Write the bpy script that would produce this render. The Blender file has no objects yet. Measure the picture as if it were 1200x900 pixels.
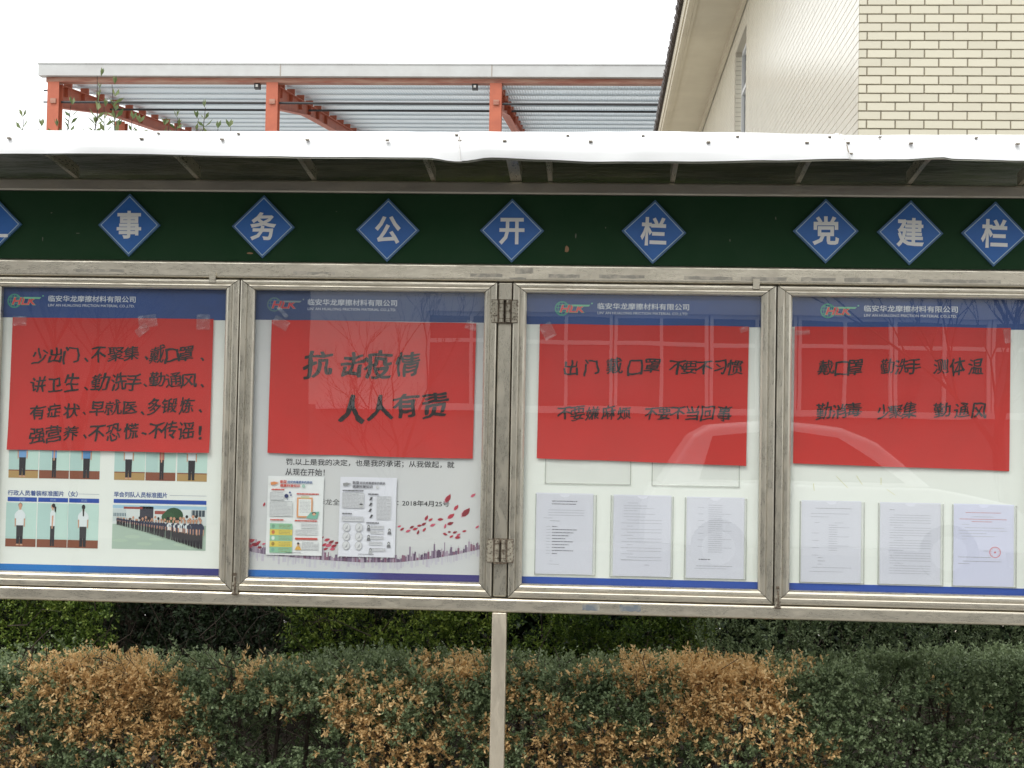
import bpy, bmesh, math, random
import numpy as np
from mathutils.geometry import delaunay_2d_cdt
from mathutils import Vector, Matrix, noise

# ------------------------------------------------------------------ camera, sky, sun, exposure
S = bpy.context.scene
COL = S.collection
cam = bpy.data.cameras.new('camera')
cam.sensor_fit = 'HORIZONTAL'; cam.sensor_width = 36.0
cam.lens = 1650.0 / 1200.0 * 36.0
cam.clip_start = 0.05; cam.clip_end = 2000
cam_ob = bpy.data.objects.new('camera', cam); COL.objects.link(cam_ob)
cr = Vector((0.99802792, 0.05996668, 0.01855421))
cu = Vector((-0.01626138, -0.03849959, 0.99912629))
cf = Vector((-0.06062862, 0.99745766, 0.03744852))
cam_ob.matrix_world = Matrix(((cr.x, cu.x, -cf.x, 0.0), (cr.y, cu.y, -cf.y, -5.0), (cr.z, cu.z, -cf.z, 1.55), (0, 0, 0, 1)))
S.camera = cam_ob

SUN_EL, SUN_AZ = 52.0, 205.0           # azimuth: compass-like, the sun stands behind the camera, a little to the left
world = bpy.data.worlds.new('World'); S.world = world; world.use_nodes = True
wn = world.node_tree; wn.nodes.clear()
sky = wn.nodes.new('ShaderNodeTexSky'); sky.sky_type = 'NISHITA'; sky.sun_disc = False
sky.sun_elevation = math.radians(SUN_EL); sky.sun_rotation = math.radians(SUN_AZ)
sky.air_density = 1.0; sky.dust_density = 5.0; sky.ozone_density = 1.0
hs = wn.nodes.new('ShaderNodeHueSaturation'); hs.inputs['Saturation'].default_value = 0.12
mx = wn.nodes.new('ShaderNodeMix'); mx.data_type = 'RGBA'; mx.inputs['Factor'].default_value = 0.6
mx.inputs['B'].default_value = (14.5, 14.8, 15.0, 1)      # the even cloud layer
bg = wn.nodes.new('ShaderNodeBackground'); bg.inputs['Strength'].default_value = 0.12
wo = wn.nodes.new('ShaderNodeOutputWorld')
wn.links.new(sky.outputs[0], hs.inputs['Color']); wn.links.new(hs.outputs[0], mx.inputs['A'])
wn.links.new(mx.outputs['Result'], bg.inputs['Color']); wn.links.new(bg.outputs[0], wo.inputs[0])
sun = bpy.data.lights.new('sun', 'SUN'); sun.energy = 0.9; sun.angle = math.radians(20); sun.color = (1, 0.97, 0.92)
sun_ob = bpy.data.objects.new('sun', sun); COL.objects.link(sun_ob)
# Nishita: direction to the sun = (sin(rot), cos(rot)) in x, y
sd = Vector((math.sin(math.radians(SUN_AZ)) * math.cos(math.radians(SUN_EL)), math.cos(math.radians(SUN_AZ)) * math.cos(math.radians(SUN_EL)), math.sin(math.radians(SUN_EL))))
sun_ob.rotation_euler = (-sd).to_track_quat('-Z', 'Y').to_euler(); sun_ob.location = (0, -20, 30)
S.view_settings.view_transform = 'Standard'; S.view_settings.look = 'None'
S.view_settings.exposure = 0.34; S.view_settings.gamma = 1.0
S.cycles.transparent_max_bounces = 16; S.cycles.max_bounces = 8

# ------------------------------------------------------------------ helpers
random.seed(7); rng = np.random.default_rng(11)

def srgb(r, g, b):
    return tuple(((c / 255) / 12.92 if c / 255 <= 0.04045 else ((c / 255 + 0.055) / 1.055) ** 2.4) for c in (r, g, b)) + (1,)

def nd(m, typ, **kw):
    n = m.node_tree.nodes.new(typ)
    for k, v in kw.items(): setattr(n, k, v)
    return n

MATS = {}
def mat(name, col, rough=0.6, metal=0.0, spec=0.5, var=0.0, scale=8.0, bump=0.0, bscale=60.0, stretch=(1, 1, 1), col2=None, vmin=0.35, vmax=0.7):
    """Principled material with a noise-driven second colour and fine relief."""
    if name in MATS: return MATS[name]
    m = bpy.data.materials.new(name); m.use_nodes = True; MATS[name] = m
    L = m.node_tree.links; p = m.node_tree.nodes['Principled BSDF']
    if len(col) == 3: col = tuple(col) + (1,)
    p.inputs['Base Color'].default_value = col
    p.inputs['Roughness'].default_value = rough; p.inputs['Metallic'].default_value = metal
    p.inputs['Specular IOR Level'].default_value = spec
    if var or col2 or bump:
        g = nd(m, 'ShaderNodeNewGeometry'); mp = nd(m, 'ShaderNodeMapping'); mp.inputs['Scale'].default_value = stretch
        L.new(g.outputs['Position'], mp.inputs['Vector'])
    if var or col2:
        n = nd(m, 'ShaderNodeTexNoise'); n.inputs['Scale'].default_value = scale; n.inputs['Detail'].default_value = 6; n.inputs['Roughness'].default_value = 0.6
        L.new(mp.outputs[0], n.inputs['Vector'])
        r = nd(m, 'ShaderNodeMapRange'); r.inputs['From Min'].default_value = vmin; r.inputs['From Max'].default_value = vmax
        L.new(n.outputs['Fac'], r.inputs['Value'])
        x = nd(m, 'ShaderNodeMix', data_type='RGBA')
        c2 = col2 if col2 else tuple(c * (1 - var) for c in col[:3]) + (1,)
        if len(c2) == 3: c2 = tuple(c2) + (1,)
        x.inputs['A'].default_value = col; x.inputs['B'].default_value = c2
        L.new(r.outputs[0], x.inputs['Factor']); L.new(x.outputs['Result'], p.inputs['Base Color'])
    if bump:
        n2 = nd(m, 'ShaderNodeTexNoise'); n2.inputs['Scale'].default_value = bscale; n2.inputs['Detail'].default_value = 4
        L.new(mp.outputs[0], n2.inputs['Vector'])
        b = nd(m, 'ShaderNodeBump'); b.inputs['Strength'].default_value = bump; b.inputs['Distance'].default_value = 0.01
        L.new(n2.outputs['Fac'], b.inputs['Height']); L.new(b.outputs[0], p.inputs['Normal'])
    return m

def steel(name, col, stretch, rough=0.30, dirt=(0.46, 0.41, 0.325)):
    """Stainless steel gone dull: fine brushing in the gloss only, smeared glue and dust patches, a few specks."""
    m = bpy.data.materials.new(name); m.use_nodes = True; MATS[name] = m
    L = m.node_tree.links; p = m.node_tree.nodes['Principled BSDF']
    g = nd(m, 'ShaderNodeNewGeometry')
    def tex(sc, det, rgh, st, dist=0.0):
        mp = nd(m, 'ShaderNodeMapping'); mp.inputs['Scale'].default_value = st; L.new(g.outputs['Position'], mp.inputs['Vector'])
        n = nd(m, 'ShaderNodeTexNoise'); n.inputs['Scale'].default_value = sc; n.inputs['Detail'].default_value = det; n.inputs['Roughness'].default_value = rgh; n.inputs['Distortion'].default_value = dist
        L.new(mp.outputs[0], n.inputs['Vector']); return n
    def rng_(n, a, b, c=0.0, d=1.0):
        r = nd(m, 'ShaderNodeMapRange'); r.inputs['From Min'].default_value = a; r.inputs['From Max'].default_value = b; r.inputs['To Min'].default_value = c; r.inputs['To Max'].default_value = d
        L.new(n.outputs['Fac'], r.inputs['Value']); return r
    soft = tuple(max(0.8, min(2.2, v * 0.2)) for v in stretch)
    brush_ = tex(40, 2, 0.5, stretch); cloud = tex(5, 4, 0.55, soft); smear = tex(13, 5, 0.6, soft, 0.4); speck = tex(120, 2, 0.5, (1, 1, 1))
    def mixc(a_sock, b_col, f):
        x = nd(m, 'ShaderNodeMix', data_type='RGBA'); x.inputs['B'].default_value = tuple(b_col) + (1,)
        if isinstance(a_sock, tuple): x.inputs['A'].default_value = a_sock + (1,)
        else: L.new(a_sock, x.inputs['A'])
        L.new(f.outputs[0], x.inputs['Factor']); return x.outputs['Result']
    c = mixc(tuple(col), [v * 0.86 for v in col], rng_(cloud, 0.35, 0.65))
    c = mixc(c, dirt, rng_(smear, 0.50, 0.66, 0.0, 0.40))
    c = mixc(c, (0.13, 0.10, 0.07), rng_(speck, 0.76, 0.82, 0.0, 0.6))
    L.new(c, p.inputs['Base Color'])
    ro = nd(m, 'ShaderNodeMath', operation='ADD'); L.new(rng_(brush_, 0.3, 0.7, rough - 0.07, rough + 0.07).outputs[0], ro.inputs[0]); L.new(rng_(smear, 0.48, 0.68, 0.0, 0.18).outputs[0], ro.inputs[1])
    L.new(ro.outputs[0], p.inputs['Roughness']); p.inputs['Metallic'].default_value = 0.92
    bu = nd(m, 'ShaderNodeBump'); bu.inputs['Strength'].default_value = 0.10; bu.inputs['Distance'].default_value = 0.02
    L.new(cloud.outputs['Fac'], bu.inputs['Height']); L.new(bu.outputs[0], p.inputs['Normal'])
    return m

WLOC = {}
def wloc(o):
    return WLOC.get(o.name, Vector((0, 0, 0))) if o else Vector((0, 0, 0))

def tag(o, label=None, cat=None, group=None, kind=None):
    if label: o['label'] = label
    if cat: o['category'] = cat
    if group: o['group'] = group
    if kind: o['kind'] = kind
    return o

def empty(name, loc, label, cat, group=None):
    o = bpy.data.objects.new(name, None); COL.objects.link(o); o.location = loc; o.empty_display_size = 0.1
    WLOC[o.name] = Vector(loc)
    return tag(o, label, cat, group)

class MB:
    """Collects shapes in world coordinates, then links them as ONE mesh object."""
    def __init__(s): s.v = []; s.f = []; s.m = []; s.mats = []
    def mi(s, m):
        if m not in s.mats: s.mats.append(m)
        return s.mats.index(m)
    def add(s, vs, fs, m):
        k = len(s.v); i = s.mi(m); s.v += [tuple(v) for v in vs]
        for f in fs: s.f.append(tuple(k + j for j in f)); s.m.append(i)
        return s
    def box(s, x0, x1, y0, y1, z0, z1, m):
        vs = [(x, y, z) for x in (x0, x1) for y in (y0, y1) for z in (z0, z1)]
        return s.add(vs, [(0, 1, 3, 2), (4, 6, 7, 5), (0, 4, 5, 1), (2, 3, 7, 6), (0, 2, 6, 4), (1, 5, 7, 3)], m)
    def poly(s, pts, y, m):
        """flat print: polygon in the x-z plane at depth y, facing -y"""
        a = sum(pts[i][0] * pts[(i + 1) % len(pts)][1] - pts[(i + 1) % len(pts)][0] * pts[i][1] for i in range(len(pts)))
        if a < 0: pts = pts[::-1]
        return s.add([(p[0], y, p[1]) for p in pts], [tuple(range(len(pts)))], m)
    def rect(s, x0, x1, z0, z1, y, m): return s.poly([(x0, z0), (x1, z0), (x1, z1), (x0, z1)], y, m)
    def disc(s, x, z, rx, rz, y, m, n=14, rot=0.0):
        c, q = math.cos(rot), math.sin(rot)
        return s.poly([(x + rx * math.cos(a) * c - rz * math.sin(a) * q, z + rx * math.cos(a) * q + rz * math.sin(a) * c) for a in [2 * math.pi * i / n for i in range(n)]], y, m)
    def tube(s, pts, radii, m, n=6, cap=True):
        pts = [Vector(p) for p in pts]; k = len(pts); base = len(s.v); i = s.mi(m)
        up = Vector((0, 0, 1))
        for j, p in enumerate(pts):
            t = (pts[min(j + 1, k - 1)] - pts[max(j - 1, 0)]).normalized()
            a = t.cross(up) if abs(t.dot(up)) < 0.95 else t.cross(Vector((1, 0, 0)))
            a.normalize(); b = t.cross(a)
            r = radii[j] if hasattr(radii, '__len__') else radii
            for q in range(n):
                w = 2 * math.pi * q / n; s.v.append(tuple(p + a * math.cos(w) * r + b * math.sin(w) * r))
        for j in range(k - 1):
            for q in range(n):
                s.f.append((base + j * n + q, base + j * n + (q + 1) % n, base + (j + 1) * n + (q + 1) % n, base + (j + 1) * n + q)); s.m.append(i)
        if cap:
            s.f.append(tuple(base + q for q in range(n))[::-1]); s.m.append(i)
            s.f.append(tuple(base + (k - 1) * n + q for q in range(n))); s.m.append(i)
        return s
    def build(s, name, parent=None, loc=None, smooth=False, bevel=0, label=None, cat=None, group=None, kind=None, fixn=False):
        me = bpy.data.meshes.new(name); base = wloc(parent) if parent else Vector(loc or (0, 0, 0))
        vs = [(v[0] - base.x, v[1] - base.y, v[2] - base.z) for v in s.v]
        me.from_pydata(vs, [], s.f)
        for m in s.mats: me.materials.append(m)
        me.polygons.foreach_set('material_index', s.m)
        if smooth: me.polygons.foreach_set('use_smooth', [True] * len(s.f))
        if fixn:
            b = bmesh.new(); b.from_mesh(me); bmesh.ops.recalc_face_normals(b, faces=b.faces); b.to_mesh(me); b.free()
        me.update()
        o = bpy.data.objects.new(name, me); COL.objects.link(o)
        if parent: o.parent = parent
        else: o.location = base
        WLOC[o.name] = Vector(base)
        if bevel:
            md = o.modifiers.new('bevel', 'BEVEL'); md.width = bevel; md.segments = 3 if bevel < .004 else 5; md.limit_method = 'ANGLE'
        return tag(o, label, cat, group, kind)

def fbm(x, y, seed, n=9, f0=1.0):
    """cheap smooth random field for numpy arrays"""
    r = np.random.default_rng(seed); out = np.zeros_like(x); amp = 0
    for i in range(n):
        f = f0 * 1.55 ** i * r.uniform(0.8, 1.2); a = r.uniform(0, 2 * math.pi); ph = r.uniform(0, 6.28); w = 0.8 ** i
        out += w * np.sin(f * (x * math.cos(a) + y * math.sin(a)) + ph); amp += w * 0.5
    return out / amp

# ---- lettering
def wind_fill(loops):
    """triangulate closed loops with the non-zero winding rule, so crossing strokes stay filled"""
    co, ed = [], []
    for l in loops:
        k = len(co); n = len(l); co += [Vector(p) for p in l]; ed += [(k + i, k + (i + 1) % n) for i in range(n)]
    V, _, F, *_r = delaunay_2d_cdt(co, ed, [], 0, 1e-6)
    if not F: return [], []
    T = []
    for f in F:
        for i in range(1, len(f) - 1): T.append((f[0], f[i], f[i + 1]))
    T = np.array(T); A = np.array([tuple(v) for v in V]); C = A[T].mean(axis=1)
    P = np.array([tuple(co[a]) for a, b in ed]); Q = np.array([tuple(co[b]) for a, b in ed]); W = np.zeros(len(C))
    for i in range(0, len(C), 500):
        c = C[i:i + 500]; y = c[:, 1][:, None]; up = (P[:, 1] <= y) & (Q[:, 1] > y); dn = (P[:, 1] > y) & (Q[:, 1] <= y)
        cr_ = (Q[:, 0] - P[:, 0]) * (y - P[:, 1]) - (Q[:, 1] - P[:, 1]) * (c[:, 0][:, None] - P[:, 0])
        W[i:i + 500] = (up & (cr_ > 0)).sum(1) - (dn & (cr_ < 0)).sum(1)
    K = T[W != 0]; a = (A[K[:, 1]] - A[K[:, 0]]); b = (A[K[:, 2]] - A[K[:, 0]]); sw = (a[:, 0] * b[:, 1] - a[:, 1] * b[:, 0]) < 0
    K[sw] = K[sw][:, ::-1]
    used, inv_ = np.unique(K, return_inverse=True); K = inv_.reshape(-1, 3)
    return [tuple(A[i]) for i in used], [tuple(int(q) for q in f) for f in K]

def text_mesh(body, size=1.0, offset=0.0, shear=0.0, res=2, fill='WIND', spacing=1.0):
    if fill == 'WIND':
        V, _, E = text_mesh(body, size, 0.0, shear, res, 'NONE', spacing); Ls = [[V[i] for i in l] for l in loops_of(E)]
        ar = lambda l: sum(l[i][0] * l[(i + 1) % len(l)][1] - l[(i + 1) % len(l)][0] * l[i][1] for i in range(len(l)))
        if offset and Ls:
            sg = 1 if ar(max(Ls, key=lambda l: abs(ar(l)))) > 0 else -1; O = []
            for l in Ls:
                n = len(l); q = []
                for i in range(n):
                    a = Vector(l[i]) - Vector(l[i - 1]); b = Vector(l[(i + 1) % n]) - Vector(l[i])
                    if a.length < 1e-7 or b.length < 1e-7: q.append(l[i]); continue
                    a.normalize(); b.normalize(); m = Vector((a.y + b.y, -a.x - b.x)); k = max(m.length_squared / 2, .5); m = m / k * offset * sg
                    q.append((l[i][0] + m.x, l[i][1] + m.y))
                O.append(q)
            Ls = O
        V, F = wind_fill(Ls); return V, F, []

    c = bpy.data.curves.new('lettering', 'FONT'); c.body = body; c.size = size; c.offset = offset; c.shear = shear
    c.fill_mode = fill; c.resolution_u = res; c.space_character = spacing
    o = bpy.data.objects.new('lettering', c); COL.objects.link(o)
    bpy.context.view_layer.update()
    me = bpy.data.meshes.new_from_object(o.evaluated_get(bpy.context.evaluated_depsgraph_get()))
    V = [(v.co.x, v.co.y) for v in me.vertices]; F = [tuple(p.vertices) for p in me.polygons]; E = [tuple(e.vertices) for e in me.edges]
    bpy.data.objects.remove(o); bpy.data.curves.remove(c); bpy.data.meshes.remove(me)
    return V, F, E

def print_text(mb, body, x0, x1, zc, h, y, m, bold=0.02, shear=0.0, slope=0.0, yf=None):
    """printed lettering fitted between x0 and x1, letter height h, centred on zc"""
    V, F, _ = text_mesh(body, 1.0, bold, shear)
    if not V: return
    xs = [v[0] for v in V]; zs = [v[1] for v in V]
    ax, bx, az, bz = min(xs), max(xs), min(zs), max(zs)
    sx = (x1 - x0) / (bx - ax); sz = h / (bz - az)
    P = []
    for v in V:
        x = x0 + (v[0] - ax) * sx; z = zc + (v[1] - (az + bz) / 2) * sz + slope * (x - x0)
        P.append((x, y if yf is None else yf(x, z) - 0.0012, z))
    mb.add(P, F, m)

def loops_of(E):
    adj = {}
    for a, b in E: adj.setdefault(a, []).append(b); adj.setdefault(b, []).append(a)
    seen = set(); loops = []
    for s0 in adj:
        if s0 in seen: continue
        lp = [s0]; seen.add(s0); cur = s0; prev = None
        while True:
            nx = [q for q in adj[cur] if q != prev and q not in seen]
            if not nx: break
            prev, cur = cur, nx[0]; seen.add(cur); lp.append(cur)
        loops.append(lp)
    return loops
GL = {}
def outlines(ch):
    if ch in GL: return GL[ch]
    V, _, E = text_mesh(ch, 1.0, 0.0, 0.0, 3, 'NONE'); loops = [[V[i] for i in l] for l in loops_of(E)]
    xs = [p[0] for l in loops for p in l]; zs = [p[1] for l in loops for p in l]
    # keep every glyph on its own em box so that small marks stay small
    cx = 0.5 if max(xs) - min(xs) > 0.45 else (min(xs) + max(xs)) / 2
    cz = 0.38 if max(zs) - min(zs) > 0.45 else (min(zs) + max(zs)) / 2
    def area(l): return sum(l[i][0] * l[(i + 1) % len(l)][1] - l[(i + 1) % len(l)][0] * l[i][1] for i in range(len(l)))
    sgn = 1 if max((area(l) for l in loops), key=abs) > 0 else -1
    GL[ch] = [[(p[0] - cx, p[1] - cz) for p in (l if sgn > 0 else l[::-1])] for l in loops]
    return GL[ch]

def brush(mb, items, yf, m, weight=0.014, rough=1.0):
    """brush calligraphy: font outlines with slanted, swelling, uneven strokes. items: (char, x, z, size)"""
    for ci, (ch, X, Z, sz) in enumerate(items):
        sd = ci * 13.7 + ord(ch) * 0.37
        rot = random.uniform(-0.05, 0.07); sx = random.uniform(0.92, 1.10); szz = random.uniform(0.90, 1.12); slant = random.uniform(0.10, 0.20); rise = random.uniform(0.04, 0.14)
        LEN = sum(math.dist(l[i], l[i - 1]) for l in outlines(ch) for i in range(len(l)))
        wt = weight * random.uniform(0.9, 1.25) * max(-.15, min(1.5, 2.0 - LEN / 11.0)); QL = []
        for lp in outlines(ch):
            P = []
            for i in range(len(lp)):
                a, b = Vector(lp[i]), Vector(lp[(i + 1) % len(lp)]); n = max(1, int((b - a).length / 0.035))
                for k in range(n): P.append(a.lerp(b, k / n))
            n = len(P)
            if n < 3: continue
            Q = []
            for i in range(n):
                t = P[(i + 1) % n] - P[i - 1]
                if t.length < 1e-6: nn = Vector((0, 0))
                else: t.normalize(); nn = Vector((t.y, -t.x))
                q = P[i]
                w1 = noise.noise(Vector((q.x * 4.5, q.y * 4.5, sd))); w2 = noise.noise(Vector((q.x * 17, q.y * 17, sd + 5)))
                th = wt + .011 * w1 * 1.6 + 0.010 * rough * w2
                # strokes running across are thin at the start and swell to the right, strokes running down are heavy
                q2 = q + Vector((nn.x * (th + 0.002), nn.y * (th * 0.72 - .003)))
                wx = noise.noise(Vector((q.x * 1.7, q.y * 1.7, sd + 9))) * 0.115 + noise.noise(Vector((q.x * 5, q.y * 5, sd + 3))) * 0.022
                wz = noise.noise(Vector((q.x * 1.7, q.y * 1.7, sd + 19))) * 0.115 + noise.noise(Vector((q.x * 5, q.y * 5, sd + 13))) * 0.022
                x, z = q2.x + wx, q2.y + wz
                x, z = x * sx + z * slant * 0.5, z * szz + x * rise
                Q.append((x * math.cos(rot) - z * math.sin(rot), x * math.sin(rot) + z * math.cos(rot)))
            QL.append([(X + x * sz, Z + z * sz) for x, z in Q])
        V, F = wind_fill(QL)
        mb.add([(v[0], yf(v[0], v[1]) - 0.0015, v[1]) for v in V], F, m)

# ------------------------------------------------------------------ materials
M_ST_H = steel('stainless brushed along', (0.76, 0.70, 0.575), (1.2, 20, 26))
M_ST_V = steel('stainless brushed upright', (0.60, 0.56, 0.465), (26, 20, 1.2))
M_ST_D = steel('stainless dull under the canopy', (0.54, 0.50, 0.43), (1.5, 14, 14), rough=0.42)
M_POST = steel('stainless post', (0.80, 0.72, 0.58), (18, 18, 0.8), rough=0.4, dirt=(0.50, 0.45, 0.36))
M_DARK = mat('dark gap', (0.02, 0.018, 0.015), 0.8)
M_RUST = mat('rusty iron', (0.055, 0.038, 0.026), 0.75, 0.3, col2=(0.22, 0.17, 0.12), scale=110, bump=0.4, bscale=220)
M_RUSTP = mat('stained steel plate', (0.36, 0.33, 0.26), 0.5, 0.5, col2=(0.07, 0.045, 0.03), scale=75, vmin=0.5, vmax=0.66, bump=0.3, bscale=150)
M_GREEN = mat('dark green board', (0.010, 0.043, 0.015), 0.75, spec=0.2, col2=(0.016, 0.048, 0.020), scale=5, bump=0.05, bscale=40)
M_SCUFF = mat('scuff', (0.16, 0.16, 0.12), 0.8)
M_SCUFFB = mat('bare wood scuff', (0.30, 0.17, 0.09), 0.8)
M_PLAQ = mat('blue plaque', (0.022, 0.125, 0.42), 0.32, col2=(0.03, 0.15, 0.46), scale=9)
M_PLAQE = mat('plaque rim', (0.055, 0.135, 0.27), 0.35)
M_LINE = mat('plaque line', (0.42, 0.56, 0.68), 0.4)
M_CHAR = mat('silver lettering', (0.80, 0.80, 0.78), 0.4, 0.1)
M_CANOPY = mat('white painted sheet', (0.86, 0.87, 0.87), 0.22, 0.0, 0.6, bump=0.06, bscale=7)
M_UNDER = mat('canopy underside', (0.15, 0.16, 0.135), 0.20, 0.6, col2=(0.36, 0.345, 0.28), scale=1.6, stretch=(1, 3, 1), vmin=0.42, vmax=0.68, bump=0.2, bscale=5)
M_RIB = steel('canopy rib', (0.74, 0.69, 0.57), (10, 1, 10), rough=0.3)
M_SCREW = mat('screw head', (0.32, 0.28, 0.24), 0.5, 0.5)
M_POSTER = mat('white poster vinyl', (0.90, 0.92, 0.865), 0.5, col2=(0.88, 0.90, 0.85), scale=3)
M_POSTER2 = mat('pale grey poster vinyl', (0.66, 0.665, 0.675), 0.5, col2=(0.70, 0.70, 0.69), scale=3)
M_RED = mat('red paper', (0.60, 0.040, 0.034), 0.72, spec=0.25, col2=(0.54, 0.042, 0.034), scale=6, bump=0.12, bscale=18)
M_INK = mat('brush ink', (0.012, 0.010, 0.010), 0.5, col2=(0.06, 0.02, 0.018), scale=40, vmin=0.5, vmax=0.75)
M_TAPE = bpy.data.materials.new('clear tape'); M_TAPE.use_nodes = True
def glassy(m, tint, refl=1.0, milk=0.0, rough=0.02, milkcol=(0.9, 0.9, 0.9, 1), bump=0.0):
    m.use_nodes = True; t = m.node_tree; t.nodes.clear(); L = t.links
    tr = t.nodes.new('ShaderNodeBsdfTransparent'); tr.inputs[0].default_value = tint
    gl = t.nodes.new('ShaderNodeBsdfGlossy'); gl.inputs['Roughness'].default_value = rough
    g0 = t.nodes.new('ShaderNodeNewGeometry'); dt = t.nodes.new('ShaderNodeVectorMath'); dt.operation = 'DOT_PRODUCT'; L.new(g0.outputs['Incoming'], dt.inputs[0]); L.new(g0.outputs['Normal'], dt.inputs[1])
    ab = t.nodes.new('ShaderNodeMath'); ab.operation = 'ABSOLUTE'; L.new(dt.outputs['Value'], ab.inputs[0]); om = t.nodes.new('ShaderNodeMath'); om.operation = 'SUBTRACT'; om.inputs[0].default_value = 1; L.new(ab.outputs[0], om.inputs[1])
    pw = t.nodes.new('ShaderNodeMath'); pw.operation = 'POWER'; pw.inputs[1].default_value = 5; L.new(om.outputs[0], pw.inputs[0])
    fr = t.nodes.new('ShaderNodeMath'); fr.operation = 'MULTIPLY_ADD'; fr.inputs[1].default_value = 0.55; fr.inputs[2].default_value = 0.042; L.new(pw.outputs[0], fr.inputs[0])   # Schlick, the same from either side of the pane
    mul = t.nodes.new('ShaderNodeMath'); mul.operation = 'MULTIPLY'; mul.inputs[1].default_value = refl; mul.use_clamp = True
    mix = t.nodes.new('ShaderNodeMixShader'); out = t.nodes.new('ShaderNodeOutputMaterial')
    L.new(fr.outputs[0], mul.inputs[0]); L.new(mul.outputs[0], mix.inputs[0])
    if milk:
        df = t.nodes.new('ShaderNodeBsdfDiffuse'); df.inputs[0].default_value = milkcol
        m2 = t.nodes.new('ShaderNodeMixShader'); m2.inputs[0].default_value = milk
        L.new(tr.outputs[0], m2.inputs[1]); L.new(df.outputs[0], m2.inputs[2]); L.new(m2.outputs[0], mix.inputs[1])
    else: L.new(tr.outputs[0], mix.inputs[1])
    if bump:
        n = t.nodes.new('ShaderNodeTexNoise'); n.inputs['Scale'].default_value = 1.6; g = t.nodes.new('ShaderNodeNewGeometry'); L.new(g.outputs['Position'], n.inputs['Vector'])
        b = t.nodes.new('ShaderNodeBump'); b.inputs['Strength'].default_value = bump; b.inputs['Distance'].default_value = 0.01; L.new(n.outputs['Fac'], b.inputs['Height']); L.new(b.outputs[0], gl.inputs['Normal'])
    L.new(gl.outputs[0], mix.inputs[2]); L.new(mix.outputs[0], out.inputs[0]); return m
glassy(M_TAPE, (0.97, 0.97, 0.97, 1), 1.5, 0.09, 0.15, bump=0.0)
M_GLASS = glassy(bpy.data.materials.new('display glass'), (0.965, 0.985, 0.972, 1), 2.9, 0.012, 0.004, bump=0.05)
M_SLEEVE = glassy(bpy.data.materials.new('clear plastic sleeve'), (0.985, 0.985, 0.985, 1), 1.1, 0.05, 0.10)
M_SLEEVE_EDGE = glassy(bpy.data.materials.new('sleeve edge'), (0.95, 0.95, 0.93, 1), 1.4, 0.35, 0.15, (0.78, 0.80, 0.76, 1))

def flat(r, g, b, rough=0.55): return mat('print %d %d %d' % (r, g, b), srgb(r, g, b), rough)
WHITE_INK = flat(225, 230, 235)

# ------------------------------------------------------------------ setting: ground, road
M_SOIL = mat('garden soil', (0.030, 0.022, 0.015), 0.95, col2=(0.055, 0.04, 0.028), scale=12, bump=0.8, bscale=30)
M_ASPH = mat('asphalt', (0.055, 0.055, 0.056), 0.9, col2=(0.08, 0.08, 0.08), scale=20, bump=0.4, bscale=200)
M_PAVE = mat('concrete paving', (0.30, 0.29, 0.27), 0.85, col2=(0.24, 0.235, 0.22), scale=3, bump=0.2, bscale=60)
b = MB(); b.add([(-400, -400, 0), (400, -400, 0), (400, 400, 0), (-400, 400, 0)], [(0, 1, 2, 3)], M_PAVE); b.build('ground', kind='structure')
b = MB(); b.box(-60, 60, 0.1, 5.6, 0.0, 0.06, M_SOIL); b.build('planting_bed', kind='structure')
M_YARD = mat('pale bounce concrete', (0.46, 0.45, 0.42), 0.8, col2=(0.40, 0.39, 0.37), scale=.8)  # unseen ground, made pale to bounce light up under the shed roof
b = MB(); b.add([(-60, 5.7, 0.004), (1.9, 5.7, 0.004), (1.9, 90, 0.004), (-60, 90, 0.004)], [(0, 1, 2, 3)], M_YARD); b.build('yard', kind='structure')
b = MB(); b.add([(-80, -14.5, 0.004), (80, -14.5, 0.004), (80, -2.6, 0.004), (-80, -2.6, 0.004)], [(0, 1, 2, 3)], M_ASPH); b.build('road', kind='structure')
b = MB(); b.box(-80, 80, -2.6, -2.45, 0.0, 0.13, M_PAVE); b.build('kerb', kind='structure')

# ------------------------------------------------------------------ the notice board
PX = -0.334
board = empty('notice_board', (PX, 0, 0), 'long stainless steel notice board with dark green header, four glazed bays and white canopy', 'notice board')
XL, XR = -2.31, 1.645
BX = [(-2.176, -1.345, -2.226, -1.2932), (-1.239, -0.408, -1.2908, -0.3625), (-0.257, 0.573, -0.3055, 0.6245), (0.681, 1.512, 0.6275, 1.560)]
ZB, ZT, ZB0, ZT0 = 1.031, 2.063, 0.981, 2.100
# posts
for px in (-2.254, PX, 1.586):
    b = MB(); b.box(px - 0.0255, px + 0.0255, 0.0, 0.05, 0.0, 0.927, M_POST)
    b.box(px - 0.0245, px + 0.0245, 0.0, 0.055, 0.984, 2.0995, M_ST_V)
    b.box(px - 0.07, px + 0.07, -0.045, 0.095, 0.06, 0.068, M_ST_D)
    b.build('post', board, bevel=0.005)
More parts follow.
